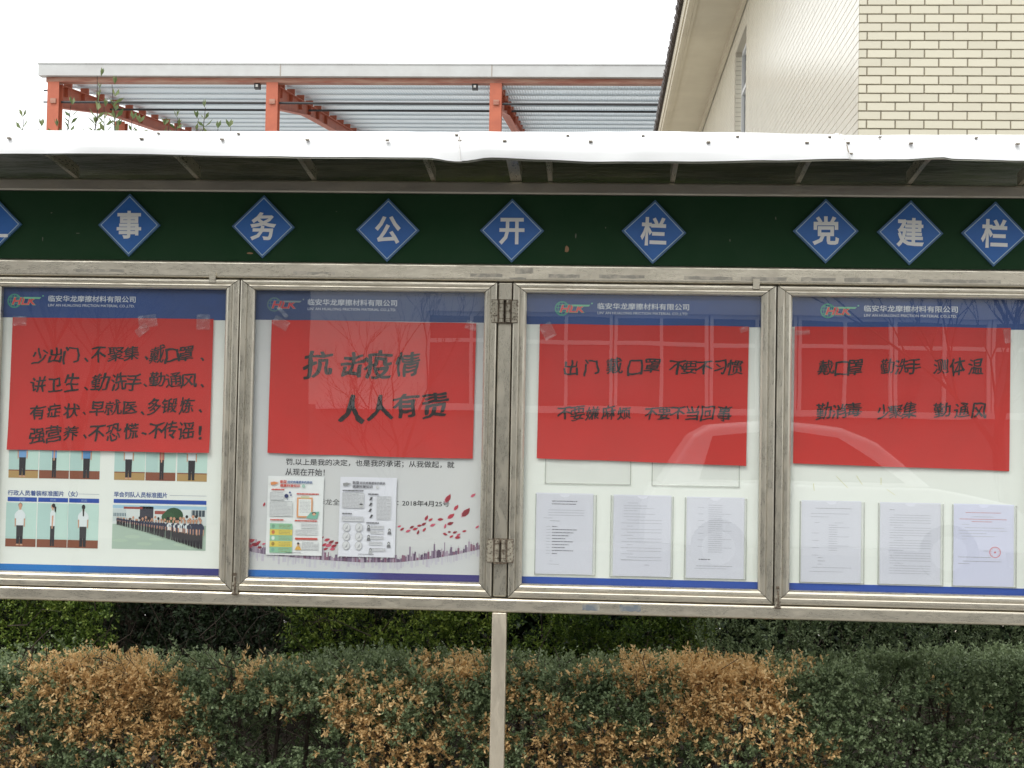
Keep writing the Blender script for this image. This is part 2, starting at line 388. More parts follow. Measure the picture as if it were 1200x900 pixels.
# rails
b = MB(); b.box(XL, XR, -0.004, 0.12, 0.928, 0.979, M_ST_H); b.build('bottom_rail', board, bevel=0.011)
b = MB(); b.box(XL, XR, -0.005, 0.12, 2.103, 2.166, M_ST_H); b.build('middle_rail', board, bevel=0.010)
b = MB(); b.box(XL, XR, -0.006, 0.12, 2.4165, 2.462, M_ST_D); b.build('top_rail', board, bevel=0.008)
b = MB(); b.box(XL, XR, 0.004, 0.116, 2.167, 2.4155, M_GREEN)
hp = b.build('header_panel', board)
b = MB()
for (px, pz, w, h, mm) in [(-2.03, 2.24, .004, .02, M_SCUFF), (-1.90, 2.262, .018, .003, M_SCUFF), (-1.262, 2.196, .028, .008, M_SCUFFB), (-.118, 2.222, .018, .028, M_SCUFFB), (-.086, 2.27, .005, .02, M_SCUFF),
                           (-2.0, 2.336, .01, .004, M_SCUFF), (.46, 2.26, .004, .012, M_SCUFF), (.02, 2.30, .003, .008, M_SCUFF), (.62, 2.34, .004, .015, M_SCUFF), (-.95, 2.35, .006, .003, M_SCUFF)]:
    k = [(px + w * (0.5 * math.cos(a)) * random.uniform(.6, 1.1), pz + h * 0.5 * math.sin(a) * random.uniform(.6, 1.1)) for a in [j * math.pi / 4 for j in range(8)]]
    b.poly(k, 0.0035, mm)
b.build('paint_scuffs', hp, kind='stuff')
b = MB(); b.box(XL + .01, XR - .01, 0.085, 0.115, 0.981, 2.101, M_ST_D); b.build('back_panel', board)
for xx in (XL, XR - 0.03):
    b = MB(); b.box(xx, xx + 0.03, 0.002, 0.118, 0.9795, 2.1025, M_ST_V); b.build('end_panel', board)

M_RESID = mat('glue residue', (0.40, 0.375, 0.32), 0.55, 0.6, col2=(0.60, 0.55, 0.46), scale=30, vmin=.45, vmax=.6)
M_SMUDGE = mat('blue grey smudge', (0.22, 0.25, 0.28), 0.45, 0.6, col2=(0.45, 0.43, 0.37), scale=26, vmin=.45, vmax=.6)
b = MB()
for (xa, xb, za, zb, mm) in [(-.46, -.345, 2.118, 2.130, 0), (-.30, -.235, 2.132, 2.152, 0), (-.18, -.07, 2.118, 2.131, 0), (.0, .16, 2.119, 2.131, 0), (.30, .47, 2.117, 2.129, 0), (.50, .66, 2.116, 2.129, 0), (.71, .83, 2.117, 2.129, 0), (.86, 1.08, 2.116, 2.130, 0), (1.12, 1.40, 2.117, 2.129, 0),
                             (-1.1, -.95, 2.120, 2.130, 0), (-1.9, -1.72, 2.121, 2.130, 0), (-.04, .02, .944, .966, 1), (.09, .165, .944, .966, 1), (-.32, -.26, 2.112, 2.118, 0)]:
    P = [(xa + (xb - xa) * k / 8, za + random.uniform(-.0015, .0015)) for k in range(9)] + [(xb - (xb - xa) * k / 8, zb + random.uniform(-.0015, .0015)) for k in range(9)]
    b.poly(P, -0.0053 if za > 2 else -.0043, (M_RESID, M_SMUDGE)[mm])
b.build('glue_residue', board, kind='stuff')
# doors: mitred frames with a stepped profile, pane, latch
def door(i, xo0, xo1, xi0, xi1):
    # profile: (fraction from the outer to the inner edge, y)
    prof = [(0.0, 0.012), (0.0, -0.003), (.03, -.0075), (.10, -.0092), (.25, -.0097), (.40, -.0094), (.47, -.0082), (.495, -.0060), (.525, -.0060), (.55, -.0080), (.65, -.0090), (.78, -.0084), (.90, -.0062), (1.0, 0.000), (1.0, 0.020)]
    O = [(xo0, ZB0), (xo1, ZB0), (xo1, ZT0), (xo0, ZT0)]; I = [(xi0, ZB), (xi1, ZB), (xi1, ZT), (xi0, ZT)]
    g = 0.0015
    b = MB()
    for s in range(4):
        a, c = s, (s + 1) % 4; mm = M_ST_H if s in (0, 2) else M_ST_V
        vs = []
        for (k, y) in prof:
            for q, sg in ((a, 1), (c, -1)):
                x = O[q][0] + (I[q][0] - O[q][0]) * k; z = O[q][1] + (I[q][1] - O[q][1]) * k
                d = Vector((O[c][0] - O[a][0], O[c][1] - O[a][1])).normalized() * g * sg
                vs.append((x + d.x, y, z + d.y))
        fs = [(2 * j, 2 * j + 1, 2 * j + 3, 2 * j + 2) for j in range(len(prof) - 1)]
        b.add(vs, [f[::-1] for f in fs], mm)
    b.box(xo0 + .004, xo1 - .004, 0.010, 0.012, ZB0 + .004, ZB0 + 0.03, M_DARK); b.box(xo0 + .004, xo1 - .004, 0.010, 0.012, ZT0 - .03, ZT0 - .004, M_DARK)
    b.box(xo0 + .004, xo0 + .03, 0.010, 0.012, ZB0 + .032, ZT0 - .032, M_DARK); b.box(xo1 - .03, xo1 - .004, 0.010, 0.012, ZB0 + .032, ZT0 - .032, M_DARK)
    d = b.build('door', board, fixn=True)
    p = MB(); tw = [0.0, 0.0, 0.0, 0.003][i]
    p.add([(xi0 - .004, 0.010, ZB - .004), (xi1 + .004, 0.010 + tw, ZB - .004), (xi1 + .004, 0.010 + tw, ZT + .004), (xi0 - .004, 0.010, ZT + .004)], [(0, 1, 2, 3)], M_GLASS)
    p.build('glass_pane', d)
    return d
doors = [door(i, o0, o1, i0, i1) for i, (i0, i1, o0, o1) in enumerate(BX)]
# turn buckles on the top rail and latches at the foot
for (x, d) in ((-1.393, doors[0]), (0.553, doors[2])):
    b = MB(); b.box(x - .0115, x + .0115, -0.013, -0.0055, 2.086, 2.122, M_ST_H); b.box(x - .013, x - .0118, -0.0105, -0.0095, 2.084, 2.103, M_DARK); b.box(x + .0118, x + .013, -0.0105, -0.0095, 2.084, 2.103, M_DARK)
    b.box(x - .011, x + .011, -0.0105, -0.0095, 2.0835, 2.0855, M_DARK)
    b.build('turn_clip', d, bevel=0.001)
for (x, d) in ((-1.281, doors[0]), (0.640, doors[3])):
    b = MB(); b.box(x - .010, x + .010, -0.015, -0.0095, 0.966, 1.012, M_RUSTP)
    b.tube([(x, -0.018, 1.03), (x + .002, -0.02, 1.0), (x, -0.018, 0.975)], 0.0028, M_RUST)
    b.box(x - .006, x + .004, -0.022, -0.0152, 1.036, 1.046, M_RUST)
    b.tube([(x - .012, -0.018, 0.972), (x + .012, -0.018, 0.970)], 0.0026, M_RUST)
    b.build('latch', d)
# the two pairs of butt hinges either side of the middle post
for zc, dark in ((1.996, True), (1.146, False)):
    mp_ = M_RUSTP
    for sgn, d in ((-1, doors[1]), (1, doors[2])):
        b = MB(); x0 = PX + sgn * 0.0255; x1 = PX + sgn * 0.046; lo, hi = min(x0, x1), max(x0, x1)
        b.box(lo, hi, -0.0125, -0.0095, zc - .039, zc + .039, mp_)
        e0, e1 = lo - .001, hi + .001
        b.box(e0, e1, -0.0130, -0.0096, zc + .0392, zc + .0416, M_RUST); b.box(e0, e1, -0.0130, -0.0096, zc - .0416, zc - .0392, M_RUST)
        for j in range(6):
            zz = zc - .034 + j * .0136; xx = x1 + sgn * random.uniform(-.001, .001); b.box(min(xx, xx + sgn * .0018), max(xx, xx + sgn * .0018), -0.0132, -0.0096, zz - .004, zz + random.uniform(.001, .006), M_RUST)
        for j in range(4): b.disc((lo + hi) / 2 + random.uniform(-.003, .003), zc - .028 + j * .019, .0022, .0022, -0.0129, M_RUST, 8)
        b.build('hinge_leaf', d)
        b = MB(); cx = PX + sgn * 0.0115
        b.tube([(cx, -0.012, zc - .039), (cx, -0.012, zc + .039)], 0.0085, M_RUSTP if not dark else M_RUSTP, 10)
        xo = PX + sgn * 0.0225; b.box(xo - .0022, xo + .0022, -0.0125, -0.0012, zc - .040, zc + .040, M_RUST)
        for j in range(3): b.tube([(cx, -0.012, zc - .026 + j * .026 - .0012), (cx, -0.012, zc - .026 + j * .026 + .0012)], 0.0092, M_RUST, 10)
        if not dark: b.box(cx - .011, cx + .011, -0.017, -0.0012, zc - .046, zc - .0395, M_RUST)
        else: b.box(cx - .011, cx + .011, -0.0135, -0.0012, zc + .0395, zc + .0425, M_RUST); b.box(cx - .011, cx + .011, -0.0135, -0.0012, zc - .0425, zc - .0395, M_RUST)
        b.build('hinge_barrel', board)
    b = MB(); b.box(PX - .0245, PX + .0245, -0.0010, -0.0002, zc - .043, zc + .043, M_RUST); b.build('hinge_plate', board)

# header plaques
PL = [(-2.222, 2.291, '_', 'first plaque at the left end of the green header'), (-1.707, 2.2925, '事', None), (-1.214, 2.291, '务', None), (-0.761, 2.2835, '公', None), (-0.314, 2.286, '开', None),
      (0.191, 2.286, '栏', 'blue diamond plaque with the character 栏, fifth of the wide spaced run'), (0.794, 2.295, '党', None), (1.087, 2.292, '建', None), (1.378, 2.290, '栏', 'blue diamond plaque with the character 栏 at the right end')]
for x, z, ch, lb in PL:
    R_ = 0.1145; rt = random.uniform(-.03, .02)
    def rot(p, r=rt): return (x + p[0] * math.cos(r) - p[1] * math.sin(r), z + p[0] * math.sin(r) + p[1] * math.cos(r))
    def dia(r): return [rot(q) for q in ((0, -r), (r, 0), (0, r), (-r, 0))]
    b = MB(); P = dia(R_)
    b.add([(q[0], -0.006, q[1]) for q in P] + [(q[0], 0.0035, q[1]) for q in P], [(0, 1, 2, 3), (0, 4, 5, 1), (1, 5, 6, 2), (2, 6, 7, 3), (3, 7, 4, 0)], M_PLAQE)
    pq = b.build('diamond_plaque', board, label=lb or 'blue diamond plaque with the character ' + ch)
    b = MB(); b.poly(dia(R_ - .0085), -0.0064, M_LINE); b.poly(dia(R_ - .0125), -0.0068, M_PLAQ); b.build('face', pq)
    b = MB()
    if ch == '_': print_text(b, '厂', x - .075, x + .030, z, 0.098, -0.0075, M_CHAR, 0.03); b.rect(x + .0, x + .066, z - .048, z - .036, -0.0075, M_CHAR)
    else:
        V, F, _ = text_mesh(ch, 1.0, 0.028)
        b.add([(rot(((v[0] - .5) * .094, (v[1] - .37) * .104))[0], -0.0078, rot(((v[0] - .5) * .094, (v[1] - .37) * .104))[1]) for v in V], F, M_CHAR)
    b.build('character', pq)

# canopy: shallow arch of painted sheet with a folded, dented lip
prof = [(-0.452, 2.452), (-0.453, 2.475), (-0.450, 2.500), (-0.440, 2.524), (-0.420, 2.543), (-0.385, 2.556), (-0.33, 2.568), (-0.25, 2.582), (-0.14, 2.594), (0.0, 2.603), (0.14, 2.600), (0.28, 2.588), (0.42, 2.565), (0.52, 2.54), (0.575, 2.50), (0.58, 2.45)]
def lipz(x):
    t = [(-2.8, .006), (-2.0, .010), (-1.652, .012), (-1.136, .006), (-.852, .005), (-.57, .005), (-.458, -.009), (-.36, .005), (-.2, .000), (-.012, -.006), (.263, -.004), (.537, .001), (.781, .008), (.95, .010), (1.094, .018), (1.13, .012), (1.346, .008), (2.1, .006)]
    for (a, p), (c, q) in zip(t, t[1:]):
        if a <= x <= c: u_ = (x - a) / (c - a); u_ = u_ * u_ * (3 - 2 * u_); return p + (q - p) * u_
    return 0.0
def canopy(x0, x1, name, m, dz=0.0, dy=0.0, parent=board):
    n = int((x1 - x0) / 0.025); b = MB(); vs = []; k = len(prof)
    for i in range(n + 1):
        x = x0 + (x1 - x0) * i / n
        for j, (y, z) in enumerate(prof):
            w = max(0.0, 1 - j / 4.0); e = noise.noise(Vector((x * 2.3, y * 4, 3.1))) * 0.006 + noise.noise(Vector((x * 9, y * 12, 7.7))) * 0.0018
            yy = y + (noise.noise(Vector((x * 3.1, j * .35, 1.2))) * 0.010 + noise.noise(Vector((x * 11, j * .5, 4.2))) * 0.003) * (1 if j < 5 else 0.3)
            d = -0.46 - x
            if j < 4: yy -= 0.012 * math.exp(-(d / .035) ** 2)
            sk = 0.012 * (j / 5.0 if j < 6 else 1.0)
            vs.append((x - sk if j < 9 else x, yy + dy, z + lipz(x) * w + (e if j > 2 else e * .4) + dz))
    fs = [(i * k + j, (i + 1) * k + j, (i + 1) * k + j + 1, i * k + j + 1) for i in range(n) for j in range(k - 1)]
    b.add(vs, fs, m); return b.build(name, parent, smooth=True)
cs = canopy(-2.62, -0.452, 'canopy_sheet', M_CANOPY); cs2 = canopy(-0.460, 0.800, 'canopy_sheet', M_CANOPY, 0.0016, -0.0016); cs3 = canopy(0.792, 1.95, 'canopy_sheet', M_CANOPY)
canopy(-2.62, 1.95, 'canopy_lining', M_UNDER, -0.0045, 0.004)
for x, row in [(-1.97, 0), (-1.52, 0), (-1.47, 1), (-1.25, 0), (-1.2, 1), (-.965, 0), (-.70, 0), (-.475, 1), (-.462, 0), (-.315, 0), (-.11, 1), (-.035, 0), (.135, 1), (.345, 0), (.44, 1), (.66, 0), (.735, 1), (.79, 0), (.80, 2), (.895, 1), (.99, 0), (1.2, 1), (1.325, 0)]:
    par = cs if x < -.455 else (cs2 if x < .795 else cs3)
    y, z = {0: (-0.4585, 2.513), 1: (-0.4415, 2.536), 2: (-0.460, 2.478)}[row]
    b = MB(); nn = Vector((0, -1, .25 if row != 1 else .7)).normalized(); c = Vector((x, y, z))
    w_, h_ = (.0062, .0024) if row == 0 else (.0048, .0018); b.box(x - w_, x + w_, c.y - .0005, c.y + .012, c.z - h_, c.z + h_, M_SCREW); b.box(x - w_ * .55, x + w_ * .55, c.y - .0022, c.y - .0006, c.z - h_ * .6, c.z + h_ * .6, M_RUSTP); b.build('screw', par)
M_SEAL = mat('seam dirt', (0.30, 0.24, 0.17), 0.9, col2=(0.75, 0.74, 0.72), scale=45, vmin=.42, vmax=.5)
for xs0, sl, par in ((-.456, .0, cs2), (.796, .02, cs3)):
    b = MB(); P = []
    for j in range(8): y, z = prof[j]; P.append((xs0 - .012 * min(j, 5) / 5 - sl * j / 8, y - (.015 if xs0 < 0 and j < 4 else .006) - .004, z + lipz(xs0) * max(0, 1 - j / 4.)))
    b.tube(P, .0016, M_SEAL, 4); b.build('seam', par)
# ribs carrying the canopy
def rib(x, w, h, name='canopy_rib'):
    P = [(0.004, 2.463), (-0.12, 2.476), (-0.24, 2.489), (-0.34, 2.492), (-0.43, 2.482)]
    b = MB(); vs = []
    for (y, z) in P: vs += [(x - w / 2, y, z), (x + w / 2, y, z), (x + w / 2, y, z + h), (x - w / 2, y, z + h)]
    fs = [(0, 1, 2, 3)]
    for j in range(4):
        for q in range(4): fs.append((4 * j + q, 4 * j + (q + 1) % 4, 4 * j + 4 + (q + 1) % 4, 4 * j + 4 + q))
    fs.append((19, 18, 17, 16)); b.add(vs, fs, M_RIB); b.build(name, board, fixn=True)
for x in (-2.36, -1.909, -1.459, -1.034, -0.60, -0.18, 0.254, 0.695, 1.082, 1.465): rib(x, 0.016, 0.045)
rib(-0.302, 0.040, 0.05, 'canopy_bracket')
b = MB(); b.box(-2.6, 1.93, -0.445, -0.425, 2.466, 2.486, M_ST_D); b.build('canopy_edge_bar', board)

# ------------------------------------------------------------------ printed posters inside the bays
PY = 0.028
NAVY = mat('poster navy', (0.020, 0.062, 0.22), 0.42, col2=(0.028, 0.085, 0.30), scale=2.2, stretch=(1, 1, 2))
NAVYP = mat('poster slate blue', (0.045, 0.075, 0.19), 0.42, col2=(0.04, 0.085, 0.23), scale=2.2)
BLUEF = mat('footer blue', srgb(36, 78, 170), 0.42)
def footer(name, c0, c1, x0, x1):
    m = bpy.data.materials.new(name); m.use_nodes = True; p = m.node_tree.nodes['Principled BSDF']; p.inputs['Roughness'].default_value = 0.45
    g = nd(m, 'ShaderNodeNewGeometry'); sx = nd(m, 'ShaderNodeSeparateXYZ'); r = nd(m, 'ShaderNodeMapRange'); r.inputs['From Min'].default_value = x0; r.inputs['From Max'].default_value = x1
    x = nd(m, 'ShaderNodeMix', data_type='RGBA'); x.inputs['A'].default_value = c0; x.inputs['B'].default_value = c1; L = m.node_tree.links
    L.new(g.outputs['Position'], sx.inputs[0]); L.new(sx.outputs['X'], r.inputs['Value']); L.new(r.outputs[0], x.inputs['Factor']); L.new(x.outputs['Result'], p.inputs['Base Color']); return m
G_GREEN, G_RED, G_MINT = flat(70, 165, 140), flat(228, 70, 80), flat(120, 200, 160)
def logo(parent, xc, zc, dim):
    """green globe with red HLK lettering, then the company name"""
    gg, gr, gm, gw = (G_GREEN, G_RED, G_MINT, WHITE_INK) if not dim else (flat(95, 125, 130), flat(205, 70, 80), flat(135, 150, 155), flat(205, 210, 220))
    y = PY - .0012; b = MB(); gx = xc - .033
    b.disc(gx, zc, .0262, .0262, y, gg, 28)
    for r in (.0215,): b.disc(gx, zc, r, r, y - .0003, NAVY, 28)
    for a in (-.5, .0, .5):    # meridians
        P = [(gx + a * .0262 * 1.1 * math.cos(t), zc + .0262 * math.sin(t)) for t in [-1.5 + 3.0 * k / 12 for k in range(13)]]
        for p, q in zip(P, P[1:]): b.poly([(p[0] - .0013, p[1]), (p[0] + .0013, p[1]), (q[0] + .0013, q[1]), (q[0] - .0013, q[1])], y - .0006, gg)
    for h in (-.010, .003, .014):
        w = math.sqrt(.0262 ** 2 - h * h); b.rect(gx - w, gx + w, zc + h - .0013, zc + h + .0013, y - .0009, gg)
    print_text(b, 'HLK', gx - .011, xc + .052, zc - .0005, .030, y - .0014, gm if not dim else gm, 0.055, 0.25)
    print_text(b, 'HLK', gx - .009, xc + .050, zc - .0005, .027, y - .0018, gr, 0.03, 0.25)
    b.poly([(xc + .002, zc + .008), (xc + .062, zc + .008), (xc + .068, zc + .0145), (xc + .004, zc + .0145)], y - .0022, gm)
    b.disc(xc + .0735, zc + .0195, .0028, .0028, y, gm, 10)
    b.build('logo', parent)
    b = MB(); nx = xc + .094 if not dim else xc + .09
    print_text(b, '临安华龙摩擦材料有限公司', nx, nx + .325, zc + .0105, .0235, y, gw, 0.012)
    print_text(b, "LIN' AN HUALONG FRICTION MATERIAL CO.,LTD.", nx, nx + .322, zc - .0145, .0112, y, gw, 0.002)
    b.build('company_name', parent)

def poster(i, label, m_sheet, m_band, foot, zband, lx, lz, dim):
    x0, x1 = BX[i][0] - .012, BX[i][1] + .012
    b = MB(); b.box(x0, x1, PY, PY + .003, ZB - .012, ZT + .012, m_sheet)
    o = b.build('printed_poster', loc=((x0 + x1) / 2, PY, ZB), label=label, cat='poster')
    b = MB(); b.rect(x0, x1, zband, ZT + .012, PY - .0004, m_band); b.build('header_band', o)
    b = MB(); b.rect(x0, x1, ZB - .012, 1.0545, PY - .0004, foot); b.build('footer_band', o)
    logo(o, lx, lz, dim); return o
P1 = poster(0, 'white company poster with small photos of staff along its lower half, leftmost bay', M_POSTER, NAVY, footer('footer one', srgb(25, 120, 200), srgb(48, 48, 125), -1.95, -1.45), 1.953, -2.105, 2.014, False)
P2 = poster(1, 'pale grey poster with skyline, red petals and printed date 2018年4月25号', M_POSTER2, NAVYP, footer('footer two', srgb(25, 110, 195), srgb(58, 50, 125), -.95, -.75), 1.957, -1.141, 2.013, True)
P3 = poster(2, 'white company poster behind the red sheet that begins 出门戴口罩, third bay from left', M_POSTER, NAVY, BLUEF, 1.954, -0.098, 2.012, False)
P4 = poster(3, 'white company poster behind the red sheet that begins 戴口罩 勤洗手, rightmost bay', M_POSTER, NAVY, BLUEF, 1.958, 0.842, 2.016, False)

b = MB(); ys = mat('yellow stain', (0.74, 0.72, 0.42), 0.5)
for P_ in ([(.845, 1.432), (.872, 1.405), (.885, 1.392)], [(.915, 1.435), (.935, 1.405)], [(1.0, 1.43), (1.0, 1.405)], [(.765, 1.405), (.768, 1.38)], [(1.075, 1.40), (1.11, 1.398)], [(1.02, 1.39), (1.05, 1.37)]):
    for a, c in zip(P_, P_[1:]): b.poly([(a[0] - .0012, a[1]), (a[0] + .0014, a[1]), (c[0] + .0012, c[1]), (c[0] - .001, c[1])], PY - .0005, ys)
b.build('stains', P4, kind='stuff')
# --- poster 1: photographs and captions
SKIN, HAIR, TROU, SHIRT, BSHIRT, WALLC, FLOORB, FLOORY = flat(214, 160, 130), flat(35, 28, 28), flat(38, 34, 40), flat(232, 238, 240), flat(120, 165, 215), flat(200, 228, 218), flat(140, 80, 55), flat(185, 150, 95)
WALLD = flat(186, 216, 210)
def figure(b, x, zf, h, y, shirt, view=0, head=True, shoes=None):
    """small printed figure, feet at zf; view 0 front, 1 side, 2 back"""
    w = h * (.096 if view != 1 else .062)
    b.poly([(x - w * .78, zf + .02 * h), (x - w * .1, zf + .02 * h), (x + w * .05, zf + .46 * h), (x - w * .85, zf + .50 * h)], y, TROU)
    b.poly([(x + w * .1, zf + .02 * h), (x + w * .75, zf + .02 * h), (x + w * .85, zf + .50 * h), (x - w * .2, zf + .46 * h)], y - .0001, TROU)
    b.poly([(x - w * .85, zf), (x - w * .1, zf), (x - w * .15, zf + .035 * h), (x - w * .75, zf + .035 * h)], y - .0002, shoes or (SKIN if view == 0 else HAIR))
    b.poly([(x + w * .1, zf), (x + w * .85, zf), (x + w * .7, zf + .035 * h), (x + w * .15, zf + .035 * h)], y - .0002, shoes or (SKIN if view == 0 else HAIR))
    b.poly([(x - w * .9, zf + .46 * h), (x + w * .9, zf + .46 * h), (x + w * .95, zf + .76 * h), (x + w * .4, zf + .82 * h), (x - w * .4, zf + .82 * h), (x - w * .95, zf + .76 * h)], y - .0003, shirt)
    if view != 1:
        for s in (-1, 1): b.poly([(x + s * w * 1.0, zf + .72 * h), (x + s * w * 1.3, zf + .66 * h), (x + s * w * 1.22, zf + .42 * h), (x + s * w * .98, zf + .44 * h)], y - .0004, SKIN); b.poly([(x + s * w * .9, zf + .78 * h), (x + s * w * 1.35, zf + .70 * h), (x + s * w * 1.3, zf + .62 * h), (x + s * w * .85, zf + .62 * h)], y - .0005, shirt)
    else: b.poly([(x - w * .3, zf + .70 * h), (x + w * .35, zf + .70 * h), (x + w * .1, zf + .40 * h), (x - w * .35, zf + .40 * h)], y - .0004, SKIN)
    if head:
        b.rect(x - w * .25, x + w * .25, zf + .80 * h, zf + .86 * h, y - .0002, SKIN)
        b.disc(x, zf + .91 * h, h * .043, h * .058, y - .0005, HAIR if view == 2 else SKIN)
        if view == 0: b.poly([(x - h * .046, zf + .90 * h), (x + h * .046, zf + .90 * h), (x + h * .046, zf + .95 * h), (x, zf + .985 * h), (x - h * .046, zf + .95 * h)], y - .0004, HAIR); b.disc(x, zf + .90 * h, h * .036, h * .05, y - .0007, SKIN)
        if view == 1: b.disc(x + h * .015, zf + .93 * h, h * .042, h * .05, y - .0007, HAIR); b.poly([(x + h * .03, zf + .93 * h), (x + h * .08, zf + .90 * h), (x + h * .075, zf + .77 * h), (x + h * .045, zf + .80 * h)], y - .0007, HAIR)
        if view == 2: b.poly([(x - h * .02, zf + .9 * h), (x + h * .02, zf + .9 * h), (x + h * .018, zf + .70 * h), (x - h * .012, zf + .70 * h)], y - .0008, HAIR)
YP = PY - .0006
cols = [(-2.141, -2.029), (-2.027, -1.914), (-1.913, -1.800)]
cols2 = [(-1.748, -1.633), (-1.632, -1.520), (-1.516, -1.404)]
for k, (x0, x1) in enumerate(cols + cols2):
    b = MB(); z0 = 1.367; fl = [FLOORY, FLOORB, FLOORB, FLOORY, FLOORB, FLOORY][k]
    b.rect(x0 + .001, x1 - .001, z0, 1.53, YP, WALLC); b.rect(x0 + .001, x0 + (x1 - x0) * .4, z0 + .03, 1.53, YP - .0001, WALLD); b.rect(x0 + .001, x1 - .001, z0, z0 + .028, YP - .0002, fl)
    b.rect(x0 + .001, x1 - .001, z0 + .026, z0 + .030, YP - .0003, FLOORB)
    figure(b, (x0 + x1) / 2 + [-.004, 0, .006, -.004, .004, -.002][k], z0 + .004, .155, YP - .0005, [BSHIRT, BSHIRT, flat(95, 150, 205), SHIRT, flat(205, 120, 110), SHIRT][k], k % 3, False)
    b.build('photo_print', P1, label='print of a person standing, lower body only below the red sheet')
cols = [(-2.145, -2.030), (-2.028, -1.914), (-1.914, -1.799)]
for k, (x0, x1) in enumerate(cols):
    b = MB(); z0 = 1.117; b.rect(x0 + .001, x1 - .001, z0, 1.277, YP, WALLC); b.rect(x0 + .001, x0 + (x1 - x0) * .45, z0 + .03, 1.277, YP - .0001, WALLD); b.rect(x0 + .001, x1 - .001, z0, z0 + .029, YP - .0002, FLOORB)
    figure(b, (x0 + x1) / 2 - [.004, -.001, 0][k], z0 + .005, .158, YP - .0005, SHIRT, k)
    b.build('photo_print', P1, label=['print of a woman in white shirt seen from the front', 'print of a woman in white shirt seen from the side', 'print of a woman in white shirt seen from behind'][k])
    b = MB(); xa, xb = [(-2.140, -2.031), (-2.026, -1.915), (-1.911, -1.800)][k]; b.rect(xa, xb, 1.2815, 1.297, YP, BLUEF); print_text(b, ['正面', '侧面', '背面'][k], (xa + xb) / 2 - .011, (xa + xb) / 2 + .011, 1.2893, .009, YP - .0004, flat(150, 175, 215), 0.0)
    b.build('caption_bar', P1)
# group photograph
b = MB(); x0, x1, z0, z1 = -1.748, -1.403, 1.118, 1.277
b.rect(x0, x1, z0, z1, YP, flat(176, 196, 180)); b.rect(x0, x1, z0 + .09, z1, YP - .0002, flat(222, 228, 226)); b.rect(x0, x1, z1 - .012, z1, YP - .0003, flat(170, 205, 225))
b.rect(x0, x0 + .05, z0 + .10, z0 + .145, YP - .0003, flat(205, 215, 215)); b.rect(x0 + .10, x0 + .15, z0 + .10, z1 - .004, YP - .0003, flat(60, 60, 72)); b.rect(x0 + .04, x0 + .11, z1 - .014, z1 - .006, YP - .0004, flat(160, 70, 60))
for k in range(8): b.rect(x0 + .003 + k * .006, x0 + .007 + k * .006, z0 + .118, z0 + .130, YP - .0004, flat(110, 130, 140))
b.disc(x0 + .225, z0 + .125, .035, .028, YP - .0005, flat(45, 80, 48), 16); b.disc(x0 + .205, z0 + .118, .025, .02, YP - .0006, flat(52, 90, 55), 12)
b.rect(x0 + .155, x0 + .20, z0 + .128, z0 + .14, YP - .0004, flat(165, 80, 70))
b.rect(x1 - .055, x1 - .006, z0 + .122, z0 + .145, YP - .0006, flat(60, 75, 85)); [b.rect(x1 - .054 + k * .012, x1 - .052 + k * .012, z0 + .122, z0 + .145, YP - .0007, flat(205, 210, 210)) for k in range(4)]
for k in range(7): b.disc(x0 + .03 + .045 * k, z0 + .04 - .004 * k + random.uniform(-.02, .02), .03, .006, YP - .0003, flat(184, 204, 184), 10)
N = 34
for k in range(N):
    t = (k / (N - 1)) ** 1.25; h = .030 + .080 * t ** 1.5; x = x0 + .018 + .305 * t + random.uniform(-.002, .002); zf = z0 + .086 - .082 * t ** 1.15
    sh = flat(40, 46, 72) if not (.58 < t < .86 and k % 2) else SHIRT
    figure(b, x, zf + h * .03, h, YP - .0015 - .00006 * k, sh, 0, True, HAIR)
for k in range(26): b.disc(x0 + .03 + .29 * k / 25, z0 + .105 + random.uniform(-.004, .008) + .012 * k / 25, .0035 + .002 * k / 25, .0045 + .002 * k / 25, YP - .0012, SKIN if k % 3 else HAIR, 8)
b.build('photo_print', P1, label='print of a long line of staff in dark uniforms standing in a yard')
b = MB(); b.rect(-1.746, -1.404, 1.2835, 1.298, YP, BLUEF); b.build('caption_bar', P1)
b = MB(); cap = flat(52, 84, 150)
print_text(b, '行政人员着装标准图片（女）', -2.141, -1.880, 1.3125, .0205, YP, cap, 0.02); b.rect(-1.878, -1.800, 1.3125, 1.3135, YP, flat(120, 130, 160))
print_text(b, '早会列队人员标准图片', -1.746, -1.549, 1.3145, .0205, YP, cap, 0.02); b.rect(-1.540, -1.405, 1.3145, 1.3155, YP, flat(120, 130, 160))
b.build('caption_text', P1)

# --- poster 2: printed text, skyline, petals
b = MB(); ink = flat(26, 26, 32)
print_text(b, '罚,以上是我的决定，也是我的承诺；从我做起，就', -1.117, -.507, 1.4445, .0255, YP, ink, 0.010)
print_text(b, '从现在开始！', -1.118, -.975, 1.409, .0255, YP, ink, 0.010)
print_text(b, '临安华龙全体员工', -1.050, -.838, 1.3035, .0225, YP, ink, 0.0)
print_text(b, '：', -.710, -.705, 1.305, .014, YP, ink, 0.0)
print_text(b, '2018年4月25号', -.692, -.522, 1.3055, .0215, YP, ink, 0.010)
b.build('printed_text', P2)
b = MB(); sk = [(-1.255, 1.122), (-1.183, 1.110), (-1.016, 1.097), (-.84, 1.090), (-.709, 1.093), (-.579, 1.110), (-.493, 1.127), (-.40, 1.150)]
def skz(x):
    for (a, p), (c, q) in zip(sk, sk[1:]):
        if a <= x <= c: return p + (q - p) * (x - a) / (c - a)
    return 1.1
tints = [flat(120, 100, 125), flat(150, 132, 152), flat(95, 72, 98), flat(176, 160, 176), flat(138, 96, 118)]
x = -1.243
